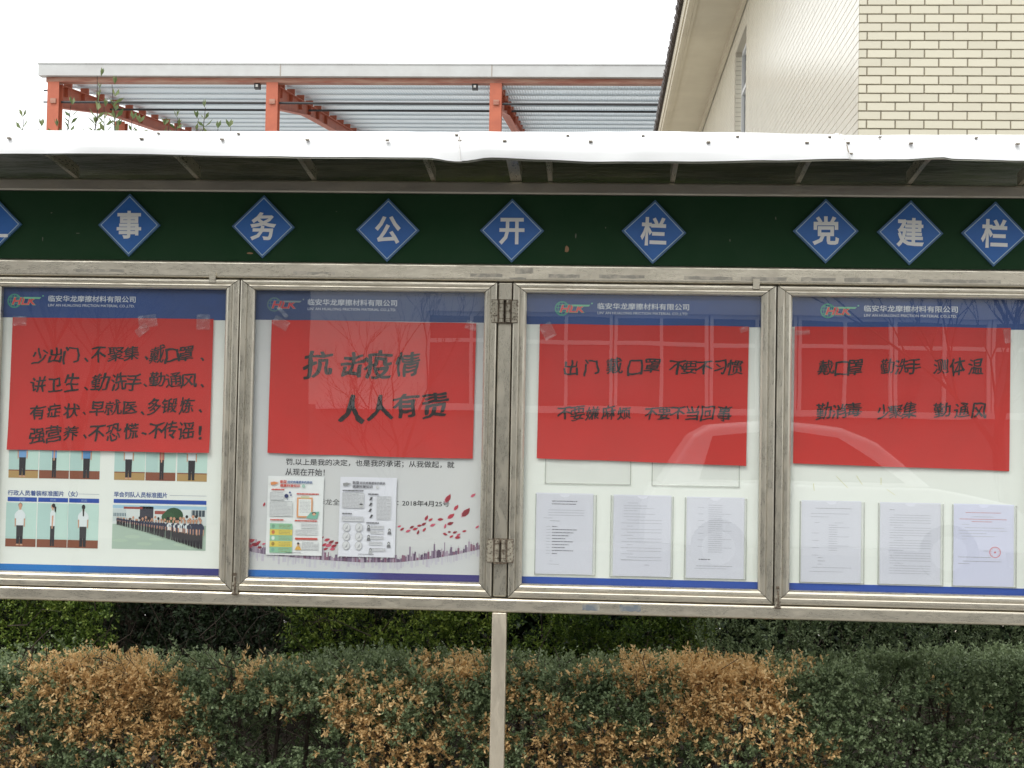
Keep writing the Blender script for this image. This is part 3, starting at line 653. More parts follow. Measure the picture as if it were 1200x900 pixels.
while x < -.412:
    w = random.uniform(.0025, .009); h = random.uniform(.008, .030) * (1.0 if x > -1.1 else 1.1) + (.022 if random.random() < .08 else 0)
    b.rect(x, x + w, skz(x) , skz(x) + h, YP - random.uniform(0, .0006), random.choice(tints)); 
    if random.random() < .3: b.rect(x + w * .4, x + w * .5, skz(x) + h, skz(x) + h + .008, YP - .0003, tints[2])
    x += w * random.uniform(.55, 1.15)
b.build('skyline_print', P2)
b = MB(); pal = [flat(205, 202, 212), flat(208, 206, 214), flat(200, 194, 206)]
x = -1.243
while x < -.412:
    w = random.uniform(.002, .010); b.rect(x, x + w, skz(x) - random.uniform(.008, .032), skz(x) - .0005, YP, random.choice(pal)); x += w * random.uniform(.9, 2.4)
b.build('skyline_mirror_print', P2)
b = MB(); crim = [flat(165, 32, 52), flat(185, 48, 66), flat(140, 28, 44), flat(205, 90, 112)]; pink = flat(222, 170, 182)
def petal(px, pz, l, r, k=0):
    P = [(-1, 0), (-.55, .42), (.1, .5), (.6, .3), (1.1, .12), (.75, -.22), (.2, -.46), (-.5, -.4)]
    c, s = math.cos(r), math.sin(r)
    for off, mm, yy, sc in ((-.12, pink, YP - .0001 - k * .00001, 1.12), (0, crim[k % 4], YP - .0009 - k * .00001, 1.0)):
        b.poly([(px + off * l + (a * c - z * s) * l * sc, pz + off * l * .6 + (a * s + z * c) * l * sc) for a, z in P], yy, mm)
for k, (px, pz, l, r) in enumerate([(-.527, 1.325, .020, 1.0), (-.497, 1.293, .014, .9), (-.462, 1.276, .024, .8), (-.437, 1.338, .012, .6), (-.553, 1.250, .012, .1), (-.515, 1.262, .017, .6), (-.517, 1.236, .014, .3), (-.535, 1.226, .010, 1.3),
        (-.603, 1.254, .012, 1.1), (-.588, 1.248, .010, .6), (-.612, 1.232, .011, .5), (-.58, 1.229, .012, .4), (-.628, 1.226, .010, .2), (-.643, 1.214, .011, .3), (-.655, 1.220, .010, .5), (-.668, 1.206, .011, .4), (-.69, 1.212, .010, .6),
        (-.61, 1.212, .010, .9), (-.632, 1.202, .010, 1.2), (-.7, 1.222, .008, .4), (-.535, 1.198, .010, -.4), (-.512, 1.19, .009, .5), (-.5, 1.205, .010, .3), (-.487, 1.196, .010, .6), (-.49, 1.187, .012, .1), (-.466, 1.21, .009, .2), (-.52, 1.206, .007, 0),
        (-.42, 1.226, .009, .7), (-.98, 1.175, .010, .4), (-.96, 1.168, .012, .3), (-.945, 1.16, .013, .5), (-.955, 1.148, .014, .2), (-.935, 1.146, .013, .4), (-.97, 1.150, .011, .6), (-.925, 1.158, .010, .2), (-.94, 1.135, .012, .1), (-.965, 1.135, .010, .3),
        (-1.236, 1.158, .016, .3), (-1.222, 1.145, .017, .1), (-1.24, 1.138, .014, .3), (-1.21, 1.152, .012, .6), (-1.192, 1.29, .009, 1.2), (-1.205, 1.135, .010, .1), (-1.19, 1.148, .008, .3)]):
    petal(px, pz, l * .82, r, k)
b.build('petal_print', P2)

# ------------------------------------------------------------------ red handwritten sheets
def red_sheet(corners, seed, label, items, weight, tapes, wave=1.0):
    (ax, az), (bx, bz), (cx, cz), (dx, dz) = corners   # TL TR BR BL
    def yf(x, z):
        e = noise.noise(Vector((x * 3.2, z * 2.5, seed))) * .0035 + noise.noise(Vector((x * 11, z * 9, seed + 4))) * .0012
        lo = max(0.0, 1 - (z - min(cz, dz)) / .09)
        for k, xm in enumerate(((ax + bx) / 2 + .008, ax * .75 + bx * .25, ax * .25 + bx * .75)): e += .0016 * (1, -.7, -.7)[k] * math.exp(-abs(x - xm) / .012)
        e -= .0014 * math.exp(-abs(z - (az + dz) / 2 - .004) / .010)
        return PY - .0075 + e - wave * lo * lo * .006 * (0.6 + noise.noise(Vector((x * 8, 0, seed + 9))))
    nx, nz = 56, 34; b = MB(); vs = []
    for j in range(nz + 1):
        v = j / nz
        for i in range(nx + 1):
            u_ = i / nx; x = (ax * (1 - u_) + bx * u_) * v + (dx * (1 - u_) + cx * u_) * (1 - v); z = (az * (1 - u_) + bz * u_) * v + (dz * (1 - u_) + cz * u_) * (1 - v)
            if j == nz: z += noise.noise(Vector((x * 5, 0, seed))) * .0025
            if j == 0: z += noise.noise(Vector((x * 5, 3, seed))) * .002
            vs.append((x, yf(x, z), z))
    b.add(vs, [(j * (nx + 1) + i, j * (nx + 1) + i + 1, (j + 1) * (nx + 1) + i + 1, (j + 1) * (nx + 1) + i) for j in range(nz) for i in range(nx)], M_RED)
    o = b.build('red_notice', loc=((cx + dx) / 2, PY - .008, (cz + dz) / 2), smooth=True, label=label, cat='handwritten notice', group='red handwritten notices taped in the bays')
    b = MB(); brush(b, items, yf, M_INK, weight); b.build('brush_lettering', o)
    for (tx, tz, w, h, r) in tapes:
        b = MB(); n = 6; vs = []
        for j in range(n + 1):
            for i in range(n + 1):
                u_, v = (i / n - .5) * w, (j / n - .5) * h; x = tx + u_ * math.cos(r) - v * math.sin(r); z = tz + u_ * math.sin(r) + v * math.cos(r)
                vs.append((x, PY - .0135 + noise.noise(Vector((x * 55, z * 55, seed + 2))) * .0030, z))
        b.add(vs, [(j * (n + 1) + i, j * (n + 1) + i + 1, (j + 1) * (n + 1) + i + 1, (j + 1) * (n + 1) + i) for j in range(n) for i in range(n)], M_TAPE)
        b.build('tape', o)
    return o
def line(txt, pts, size):
    out = []
    for ch, (x, z) in zip(txt, pts): out.append((ch, x, z, size * .95 if ch not in '、，' else size * .8))
    return out
r1 = line('少出门、不聚集、戴口罩、', [(-2.034, 1.814), (-1.975, 1.817), (-1.917, 1.818), (-1.86, 1.801), (-1.814, 1.821), (-1.752, 1.824), (-1.693, 1.827), (-1.637, 1.81), (-1.598, 1.826), (-1.543, 1.823), (-1.494, 1.83), (-1.432, 1.81)], .064)
r1 += line('讲卫生、勤洗手、勤通风、', [(-2.035, 1.711), (-1.975, 1.71), (-1.913, 1.716), (-1.86, 1.698), (-1.805, 1.721), (-1.737, 1.722), (-1.681, 1.724), (-1.636, 1.713), (-1.596, 1.735), (-1.536, 1.734), (-1.479, 1.733), (-1.428, 1.714)], .066)
r1 += line('有症状、早就医、多锻炼、', [(-2.036, 1.608), (-1.976, 1.614), (-1.91, 1.615), (-1.862, 1.607), (-1.814, 1.625), (-1.755, 1.631), (-1.694, 1.631), (-1.647, 1.612), (-1.601, 1.638), (-1.546, 1.64), (-1.483, 1.641), (-1.433, 1.624)], .062)
r1 += line('强营养、不恐慌、不传谣！', [(-2.037, 1.522), (-1.974, 1.529), (-1.91, 1.534), (-1.858, 1.523), (-1.813, 1.537), (-1.752, 1.54), (-1.686, 1.546), (-1.636, 1.537), (-1.594, 1.549), (-1.543, 1.552), (-1.484, 1.551), (-1.433, 1.546)], .066)
red_sheet([(-2.14, 1.953), (-1.394, 1.957), (-1.396, 1.471), (-2.146, 1.469)], 1.5, 'red paper sheet with four lines of black brush writing, above the staff photos', r1, .015,
          [(-2.11, 1.94, .05, .035, 0), (-1.635, 1.945, .07, .045, .15), (-1.655, 1.912, .05, .03, .7), (-1.43, 1.945, .05, .055, 0)])
r2 = line('抗击疫情', [(-1.004, 1.801), (-.881, 1.8), (-.788, 1.8), (-.681, 1.803)], .102) + line('人人有责', [(-.881, 1.639), (-.778, 1.643), (-.685, 1.655), (-.584, 1.659)], .10)
red_sheet([(-1.18, 1.957), (-.437, 1.954), (-.441, 1.468), (-1.184, 1.475)], 5.5, 'red paper sheet with the large brush words 抗击疫情 人人有责', r2, .022,
          [(-1.145, 1.945, .06, .035, -.5), (-1.14, 1.985, .05, .014, -.8), (-.455, 1.945, .04, .03, -.3)])
r3 = line('出门戴口罩', [(-.094, 1.802), (-.023, 1.802), (.058, 1.81), (.132, 1.806), (.192, 1.812)], .066) + line('不要不习惯', [(.28, 1.808), (.324, 1.809), (.375, 1.808), (.432, 1.811), (.485, 1.811)], .060)
r3 += line('不要嫌麻烦', [(-.115, 1.638), (-.070, 1.638), (-.015, 1.639), (.040, 1.643), (.096, 1.641)], .056) + line('不要不当回事', [(.192, 1.644), (.237, 1.645), (.287, 1.646), (.337, 1.646), (.390, 1.647), (.449, 1.648)], .058)
red_sheet([(-.209, 1.954), (.533, 1.957), (.528, 1.462), (-.212, 1.475)], 9.5, 'red paper sheet with two lines beginning 出门戴口罩 不要不习惯', r3, .015,
          [(-.18, 1.93, .045, .055, .5), (.515, 1.945, .03, .018, .3)])
r4 = line('戴口罩', [(.805, 1.815), (.861, 1.812), (.907, 1.819)], .062) + line('勤洗手', [(1.017, 1.823), (1.066, 1.823), (1.108, 1.824)], .056) + line('测体温', [(1.203, 1.824), (1.26, 1.825), (1.322, 1.826)], .060)
r4 += line('勤消毒', [(.797, 1.662), (.853, 1.663), (.90, 1.668)], .060) + line('少聚集', [(1.007, 1.663), (1.048, 1.664), (1.095, 1.669)], .058) + line('勤通风', [(1.208, 1.673), (1.276, 1.671), (1.335, 1.672)], .062)
red_sheet([(.693, 1.958), (1.443, 1.965), (1.44, 1.462), (.692, 1.475)], 14.5, 'red paper sheet with two lines of three short phrases, beginning 戴口罩 勤洗手', r4, .015,
          [(.72, 1.937, .05, .016, .1), (1.43, 1.935, .025, .05, .2)])

# ------------------------------------------------------------------ leaflets and documents
def dashes(b, x0, x1, z, h, y, m, fill=.9):
    x = x0
    while x < x1:
        w = random.uniform(.004, .014); b.rect(x, min(x + w, x1), z - h / 2, z + h / 2, y, m); x += w + random.uniform(.0008, .003 / fill)
def leaflet(x0, x1, z0, z1, colour, label):
    b = MB(); w, h = x1 - x0, z1 - z0; n = 8; vs = []
    for j in range(n + 1):
        for i in range(n + 1):
            u_, v = i / n, j / n; vs.append((x0 + u_ * w + .002 * (1 - v) * (-1), PY - .003 - .004 * (u_ ** 3) * v - .002 * (1 - v) ** 2, z0 + v * h))
    paper = flat(238, 240, 240) if colour else flat(234, 234, 242)
    b.add(vs, [(j * (n + 1) + i, j * (n + 1) + i + 1, (j + 1) * (n + 1) + i + 1, (j + 1) * (n + 1) + i) for j in range(n) for i in range(n)], paper)
    o = b.build('leaflet', loc=((x0 + x1) / 2, PY - .003, z0), label=label, cat='leaflet', group='two health leaflets stuck on the skyline poster')
    Y = PY - .0078; X = lambda u_: x0 + u_ * w; Z = lambda v: z1 - v * h
    g1, g2, g3 = flat(150, 150, 156), flat(175, 175, 180), flat(110, 110, 116)
    red = flat(205, 75, 60) if colour else g3; blue = flat(80, 110, 160) if colour else g3; org = flat(225, 145, 90) if colour else flat(150, 150, 150)
    b = MB(); print_text(b, '新型', X(.22), X(.34), Z(.070), .012, Y, red, .03); print_text(b, '冠状病毒感染的肺炎', X(.35), X(.80), Z(.072), .010, Y, blue, .025)
    print_text(b, '健康科普知识', X(.22), X(.58), Z(.118), .011, Y, red, .03)
    b.poly([(X(.05), Z(.08)), (X(.12), Z(.07)), (X(.2), Z(.085)), (X(.12), Z(.11)), (X(.06), Z(.115))], Y, org); b.build('title', o)
    b = MB(); bars = ((.07, .30, .17), (.52, .92, .22), (.06, .30, .555), (.50, .90, .56)) if colour else ((.05, .42, .17), (.50, .68, .21), (.05, .22, .46), (.48, .70, .57))
    for u0, u1, v in bars: dashes(b, X(u0), X(u1), Z(v), .0045, Y, red if colour else g3, 3)
    b.build('subheadings', o)
    b = MB()
    if colour:
        blocks = [(.05, .28, .21, .30), (.05, .44, .32, .50), (.56, .78, .30, .46), (.62, .90, .60, .65), (.52, .90, .68, .73), (.64, .92, .83, .92)]
    else: blocks = [(.05, .42, .20, .38), (.66, .90, .24, .52), (.05, .42, .50, .55), (.56, .78, .61, .64), (.56, .78, .67, .70), (.56, .78, .74, .77), (.54, .76, .81, .84), (.58, .82, .89, .92)]
    for u0, u1, v0, v1 in blocks:
        b.rect(X(u0 - .01), X(u1 + .01), Z(v1 + .006), Z(v0 - .006), Y + .0004, flat(216, 216, 220) if not colour else flat(222, 224, 224))
        v = v0
        while v < v1: dashes(b, X(u0), X(u1 - (random.random() < .2) * .08), Z(v), .0016, Y, g2); v += .017
    b.build('body_text', o)
    b = MB()
    if colour:
        b.disc(X(.34), Z(.25), .0075, .0075, Y, flat(40, 50, 100)); b.disc(X(.40), Z(.205), .0035, .0035, Y, flat(60, 80, 140), 8); b.disc(X(.42), Z(.24), .003, .003, Y, flat(60, 80, 140), 8); b.disc(X(.36), Z(.29), .002, .002, Y, flat(60, 80, 140), 8)
        b.rect(X(.53), X(.81), Z(.52), Z(.265), Y, flat(226, 160, 110)); b.rect(X(.56), X(.785), Z(.50), Z(.285), Y - .0003, flat(236, 238, 236)); b.rect(X(.60), X(.75), Z(.275), Z(.25), Y - .0005, flat(205, 205, 165))
        for k in range(9): dashes(b, X(.58), X(.77), Z(.31 + k * .018), .0014, Y - .0006, g2)
        b.poly([(X(.70), Z(.52)), (X(.78), Z(.45)), (X(.93), Z(.44)), (X(.90), Z(.53)), (X(.80), Z(.535))], Y - .0008, flat(125, 185, 165)); b.disc(X(.84), Z(.465), .008, .005, Y - .0011, flat(70, 60, 60)); b.disc(X(.84), Z(.475), .006, .0045, Y - .0013, flat(225, 175, 140))
        for k, c in enumerate([(150, 200, 165), (232, 208, 92), (150, 200, 165), (232, 208, 92), (150, 200, 165)]):
            v0 = .60 + k * .074; b.rect(X(.06), X(.46), Z(v0 + .076), Z(v0), Y, flat(*c)); [dashes(b, X(.22), X(.43), Z(v0 + .02 + j * .018), .0016, Y - .0004, flat(150, 150, 100)) for j in range(3)]
            b.disc(X(.12), Z(v0 + .037), .006, .007, Y - .0004, [flat(120, 165, 140), flat(205, 120, 70), flat(225, 240, 232), flat(170, 140, 60), flat(130, 180, 160)][k])
        b.rect(X(.51), X(.91), Z(.80), Z(.775), Y, red); b.disc(X(.57), Z(.86), .0045, .007, Y - .0003, flat(215, 175, 140)); b.disc(X(.57), Z(.848), .0046, .004, Y - .0005, flat(50, 40, 40)); b.poly([(X(.51), Z(.93)), (X(.63), Z(.93)), (X(.60), Z(.885)), (X(.54), Z(.885))], Y - .0004, flat(225, 175, 80))
        b.disc(X(.64), Z(.12), .006, .006, Y, flat(170, 205, 190))
    else:
        for j in range(3):
            for i in range(2): b.disc(X(.13 + .22 * i), Z(.63 + .115 * j), .0135, .0155, Y, flat(196, 196, 198), 20); b.disc(X(.13 + .22 * i), Z(.63 + .115 * j), .0115, .0135, Y - .0003, flat(222, 222, 224), 20); b.poly([(X(.10 + .22 * i), Z(.66 + .115 * j)), (X(.15 + .22 * i), Z(.65 + .115 * j)), (X(.16 + .22 * i), Z(.60 + .115 * j))], Y - .0005, flat(180, 180, 184))
        for k, (u_, v) in enumerate([(.55, .265), (.545, .335), (.54, .41), (.56, .485)]): b.poly([(X(u_ - .03), Z(v + .025)), (X(u_ + .01), Z(v + .02)), (X(u_ + .035), Z(v - .015)), (X(u_), Z(v - .02))], Y, flat(80, 80, 84))
        for u_, v in ((.52, .635), (.525, .76), (.89, .675), (.56, .925), (.88, .84)):
            b.disc(X(u_), Z(v - .018), .0045, .0055, Y - .0003, flat(60, 60, 64)); b.disc(X(u_), Z(v - .015), .003, .0035, Y - .0005, flat(215, 215, 215)); b.poly([(X(u_ - .035), Z(v + .035)), (X(u_ + .035), Z(v + .035)), (X(u_ + .025), Z(v)), (X(u_ - .025), Z(v))], Y, flat(120, 120, 124) if v < .9 else flat(185, 185, 188))
        b.disc(X(.38), Z(.36), .006, .006, Y - .0006, flat(200, 200, 200)); b.disc(X(.38), Z(.34), .006, .003, Y - .0008, flat(70, 70, 74)); b.disc(X(.66), Z(.12), .006, .006, Y, flat(215, 215, 218))
    dashes(b, X(.35), X(.62), Z(.965), .0018, Y, g1, 3); b.build('pictures', o)
leaflet(-1.180, -.976, 1.110, 1.393, True, 'colour health leaflet with orange and green blocks on the skyline poster')
leaflet(-.917, -.712, 1.110, 1.395, False, 'black and white health leaflet to the right of the colour one')

def document(x0, x1, z0, z1, tone, rows, sl, label, lab2, style=0):
    b = MB(); b.box(x0, x1, PY - .0036, PY - .0030, z0, z1, tone)
    # notch of the sleeve shows as a half-round bite in the top edge
    o = b.build('document_sheet', loc=((x0 + x1) / 2, PY - .003, z0), label=label, cat='document', group='A4 documents in clear sleeves')
    w, h = x1 - x0, z1 - z0; b = MB(); Y = PY - .0040
    g = [flat(190, 190, 200), flat(165, 165, 174), flat(105, 105, 114), flat(205, 110, 115)]
    for (u0, u1, v, c) in rows: dashes(b, x0 + u0 * w, x0 + u1 * w, z1 - v * h, .0019 if c != 2 else .0028, Y, g[c], 1.5)
    b.build('printed_rows', o)
    if style == 1:
        b = MB(); cx, cz = x0 + .69 * w, z1 - .585 * h
        for k in range(24):
            a0, a1 = 2 * math.pi * k / 24, 2 * math.pi * (k + 1) / 24
            b.poly([(cx + .0195 * math.cos(a0), cz + .0195 * math.sin(a0)), (cx + .0195 * math.cos(a1), cz + .0195 * math.sin(a1)), (cx + .0170 * math.cos(a1), cz + .0170 * math.sin(a1)), (cx + .0170 * math.cos(a0), cz + .0170 * math.sin(a0))], Y - .0003, flat(232, 120, 125))
            if k % 2 and not 15 < k < 21: b.disc(cx + .0135 * math.cos(a0), cz + .0135 * math.sin(a0), .0013, .0013, Y - .0003, flat(232, 150, 155), 6)
        b.poly([(cx + (.0055 if k % 2 == 0 else .0022) * math.sin(k * math.pi / 5), cz + (.0055 if k % 2 == 0 else .0022) * math.cos(k * math.pi / 5)) for k in range(10)], Y - .0004, flat(215, 70, 80))
        b.build('red_seal', o)
    s0, s1, t0, t1 = sl
    b = MB(); yy = PY - .0052; cx = (x0 + x1) / 2
    P = [(s0, t0), (s1, t0), (s1, t1)] + [(cx + .018 * math.cos(a), t1 - .010 * math.sin(a)) for a in [math.pi * k / 10 for k in range(11)]] + [(s0, t1)]
    b.add([(p[0], yy, p[1]) for p in P], [tuple(range(len(P)))], M_SLEEVE)
    so = b.build('document_sleeve', loc=((s0 + s1) / 2, PY, t0), label=lab2, cat='plastic sleeve', group='clear plastic document sleeves')
    b = MB(); e = .0035
    b.box(s0, s0 + e, yy - .0006, PY - .0006, t0 + e, t1, M_SLEEVE_EDGE); b.box(s1 - e, s1, yy - .0006, PY - .0006, t0 + e, t1, M_SLEEVE_EDGE); b.box(s0, s1, yy - .0006, PY - .0006, t0, t0 + e * .9, M_SLEEVE_EDGE)
    b.build('sleeve_edge', so)
T1 = flat(230, 230, 240); T2 = flat(229, 229, 240); T3 = flat(226, 227, 248)
rA = [(.28, .72, .10, 2), (.28, .70, .135, 2)] + [(.22, .85, .21 + .032 * k, 0) for k in range(3)] + [(.14, .30, .31, 0), (.25, .42, .345, 1)] + [(.19, .26, .415 + .037 * k, 0) for k in range(10)] + [(.29, .38 + .14 * (k % 3) + .2 * (k in (1, 3, 6)), .415 + .037 * k, 2) for k in range(10)] + [(.25, .31, .84, 0), (.22, .42, .88, 0)]
document(-.212, -.008, 1.066, 1.353, T1, rA, (-.214, .004, 1.062, 1.349), 'typed sheet with bold short rows, first document under the third red notice', 'clear sleeve holding the sheet with bold short rows')
rB = [(.24, .42, .10, 0), (.18, .58, .135, 0), (.18, .70, .165, 0), (.18, .42, .195, 0), (.18, .72, .235, 0), (.18, .55, .27, 0)] + [(.14 + .1 * (k % 2 == 0), .84 - .5 * (k % 3 == 2), .31 + .038 * k, 0) for k in range(14)] + [(.14, .34, .80, 0), (.55, .63, .86, 1)]
document(.064, .268, 1.065, 1.352, T2, rB, (.053, .276, 1.060, 1.349), 'typed sheet with grey paragraphs, middle document under the third red notice', 'clear sleeve holding the sheet of grey paragraphs, middle of the third bay')
rC = [(.38, .62, .10, 0)] + [(.38, .62 + .16 * ((k * 7) % 4 == 1), .13 + .026 * k, 0) for k in range(22)] + [(.20, .30, .13 + .08 * k, 0) for k in range(7)] + [(.22, .42, .77, 2), (.18, .80, .85, 1), (.15, .70, .88, 0)]
document(.322, .525, 1.064, 1.350, T1, rC, (.315, .534, 1.060, 1.347), 'typed sheet with faint table and one bold line, third under the third notice', 'clear sleeve holding the sheet with faint table and one bold line')
rD = [(.24, .84, .095, 1), (.16, .80, .16, 0), (.16, .46, .20, 0), (.22, .30, .27, 0), (.56, .70, .27, 0)] + [(.46, .60 + .2 * ((k * 5) % 4 == 1), .30 + .028 * k, 0) for k in range(12)] + [(.18, .30, .40 + .09 * k, 0) for k in range(4)] + [(.28, .36, .70, 1), (.28, .40, .74, 1), (.28, .34, .78, 0), (.18, .84, .82, 0), (.14, .70, .87, 0)]
document(.724, .932, 1.060, 1.346, T1, rD, (.718, .944, 1.056, 1.343), 'typed sheet with a faint two column table, first document in the rightmost bay', 'clear sleeve holding the faint table sheet, leftmost of the rightmost bay')
rE = [(.16, .24, .09, 1)] + [(.16 + .07 * (k % 5 == 0), .84 - .45 * (k % 5 == 4), .155 + .031 * k, 0) for k in range(24)]
document(.997, 1.206, 1.060, 1.345, T2, rE, (.990, 1.217, 1.056, 1.342), 'sheet fully covered with grey lines of text, middle document in the rightmost bay', 'clear sleeve holding the sheet fully covered with text lines')
rF = [(.20, .78, .105, 3), (.30, .66, .155, 0), (.10, .88, .185, 3), (.30, .64, .215, 3), (.14, .26, .25, 0), (.18, .84, .29, 0), (.08, .88, .325, 0), (.10, .55, .36, 0), (.14, .68, .395, 0), (.14, .22, .43, 0), (.50, .62, .57, 0), (.08, .62, .65, 1), (.16, .80, .70, 1), (.08, .26, .73, 1)]
document(1.251, 1.458, 1.060, 1.345, T3, rF, (1.246, 1.468, 1.056, 1.342), 'bluish sheet with red heading and round red seal, last document in the rightmost bay', 'clear sleeve holding the bluish sheet with the red seal', 1)
for x0, x1, lb in ((-.182, .124, 'empty wide clear sleeve half hidden by the third red notice, left one'), (.197, .507, 'empty wide clear sleeve half hidden by the third red notice, right one')):
    b = MB(); b.rect(x0, x1, 1.386, 1.60, PY - .004, M_SLEEVE); o = b.build('document_sleeve', loc=((x0 + x1) / 2, PY, 1.386), label=lb, cat='plastic sleeve', group='clear plastic document sleeves')
    b = MB(); e = .0032; b.box(x0, x0 + e, PY - .0046, PY - .0006, 1.389, 1.60, M_SLEEVE_EDGE); b.box(x1 - e, x1, PY - .0046, PY - .0006, 1.389, 1.60, M_SLEEVE_EDGE); b.box(x0, x1, PY - .0046, PY - .0006, 1.3858, 1.3888, M_SLEEVE_EDGE); b.build('sleeve_edge', o)

# ------------------------------------------------------------------ hedges
def leafmat(name, c1, c2, c3, rough=0.45, trans=0.25):
    m = bpy.data.materials.new(name); m.use_nodes = True; L = m.node_tree.links; p = m.node_tree.nodes['Principled BSDF']
    a = nd(m, 'ShaderNodeAttribute', attribute_name='tint'); r = nd(m, 'ShaderNodeValToRGB')
    e = r.color_ramp.elements; e[0].color = tuple(c1) + (1,); e[1].color = tuple(c3) + (1,); k = e.new(0.5); k.color = tuple(c2) + (1,)
    L.new(a.outputs['Fac'], r.inputs[0]); L.new(r.outputs[0], p.inputs['Base Color']); p.inputs['Roughness'].default_value = rough
    p.inputs['Specular IOR Level'].default_value = 0.35
    t = nd(m, 'ShaderNodeBsdfTranslucent'); L.new(r.outputs[0], t.inputs['Color']); mxs = nd(m, 'ShaderNodeMixShader'); mxs.inputs[0].default_value = trans
    L.new(p.outputs[0], mxs.inputs[1]); L.new(t.outputs[0], mxs.inputs[2]); L.new(mxs.outputs[0], m.node_tree.nodes['Material Output'].inputs['Surface'])
    return m
M_LEAF = leafmat('hedge leaf', (0.045, 0.075, 0.034), (0.140, 0.190, 0.090), (0.34, 0.42, 0.23))
M_LEAF2 = leafmat('young hedge leaf', (0.040, 0.090, 0.020), (0.15, 0.23, 0.040), (0.36, 0.43, 0.085))
M_LEAF3 = leafmat('shade-dark leaf', (0.010, 0.020, 0.008), (0.026, 0.046, 0.018), (0.07, 0.11, 0.04), 0.55, 0.1)  # base colour lowered to carry the shade deep in the planting
M_DEAD = leafmat('dead leaf', (0.22, 0.13, 0.05), (0.66, 0.43, 0.185), (0.92, 0.70, 0.38), 0.7, 0.25)
M_TWIG = mat('twig', (0.035, 0.026, 0.018), 0.9, col2=(0.075, 0.056, 0.042), scale=30)

def leaves(B, T, Ls, Wd, tint, name, m, parent, seed):
    """one mesh of folded leaf blades; B base, T direction, Ls length, Wd width"""
    r = np.random.default_rng(seed); n = len(B)
    T = T / np.linalg.norm(T, axis=1)[:, None]; S_ = np.cross(T, r.normal(size=(n, 3))); S_ /= np.linalg.norm(S_, axis=1)[:, None]; N_ = np.cross(T, S_)
    L_, W_ = Ls[:, None], Wd[:, None]
    base = np.array(wloc(parent))
    V = np.empty((n, 4, 3)); V[:, 0] = B; V[:, 1] = B + T * L_ * .55 + S_ * W_ * .5 + N_ * W_ * .12; V[:, 2] = B + T * L_ - N_ * L_ * .08; V[:, 3] = B + T * L_ * .55 - S_ * W_ * .5 + N_ * W_ * .12
    V -= base
    me = bpy.data.meshes.new(name); me.vertices.add(4 * n); me.vertices.foreach_set('co', V.reshape(-1).astype(np.float32))
    me.loops.add(4 * n); me.loops.foreach_set('vertex_index', np.arange(4 * n, dtype=np.int32)); me.polygons.add(n)
    me.polygons.foreach_set('loop_start', np.arange(0, 4 * n, 4, dtype=np.int32)); me.polygons.foreach_set('loop_total', np.full(n, 4, dtype=np.int32))
    at = me.attributes.new('tint', 'FLOAT', 'POINT'); at.data.foreach_set('value', np.repeat(tint, 4).astype(np.float32))
    me.materials.append(m); me.update(calc_edges=True); me.validate()
    o = bpy.data.objects.new(name, me); COL.objects.link(o)
    if parent: o.parent = parent
    return o

def shoots(P, D, k, spread, leaf, seed, length):
    """k leaves along each shoot starting at P heading D"""
    r = np.random.default_rng(seed); n = len(P)
    s = np.tile(np.linspace(0.15, 1.0, k), (n, 1)) + r.uniform(-.05, .05, (n, k))
    D = D / np.linalg.norm(D, axis=1)[:, None]; Ln = length * r.uniform(.6, 1.4, (n, 1, 1))
    B = P[:, None, :] + D[:, None, :] * s[:, :, None] * Ln + r.normal(size=(n, k, 3)) * .003
    T = D[:, None, :] * .55 + r.normal(size=(n, k, 3)) * spread
    Ls = leaf * r.uniform(.6, 1.25, (n, k)); return B.reshape(-1, 3), T.reshape(-1, 3), Ls.reshape(-1)

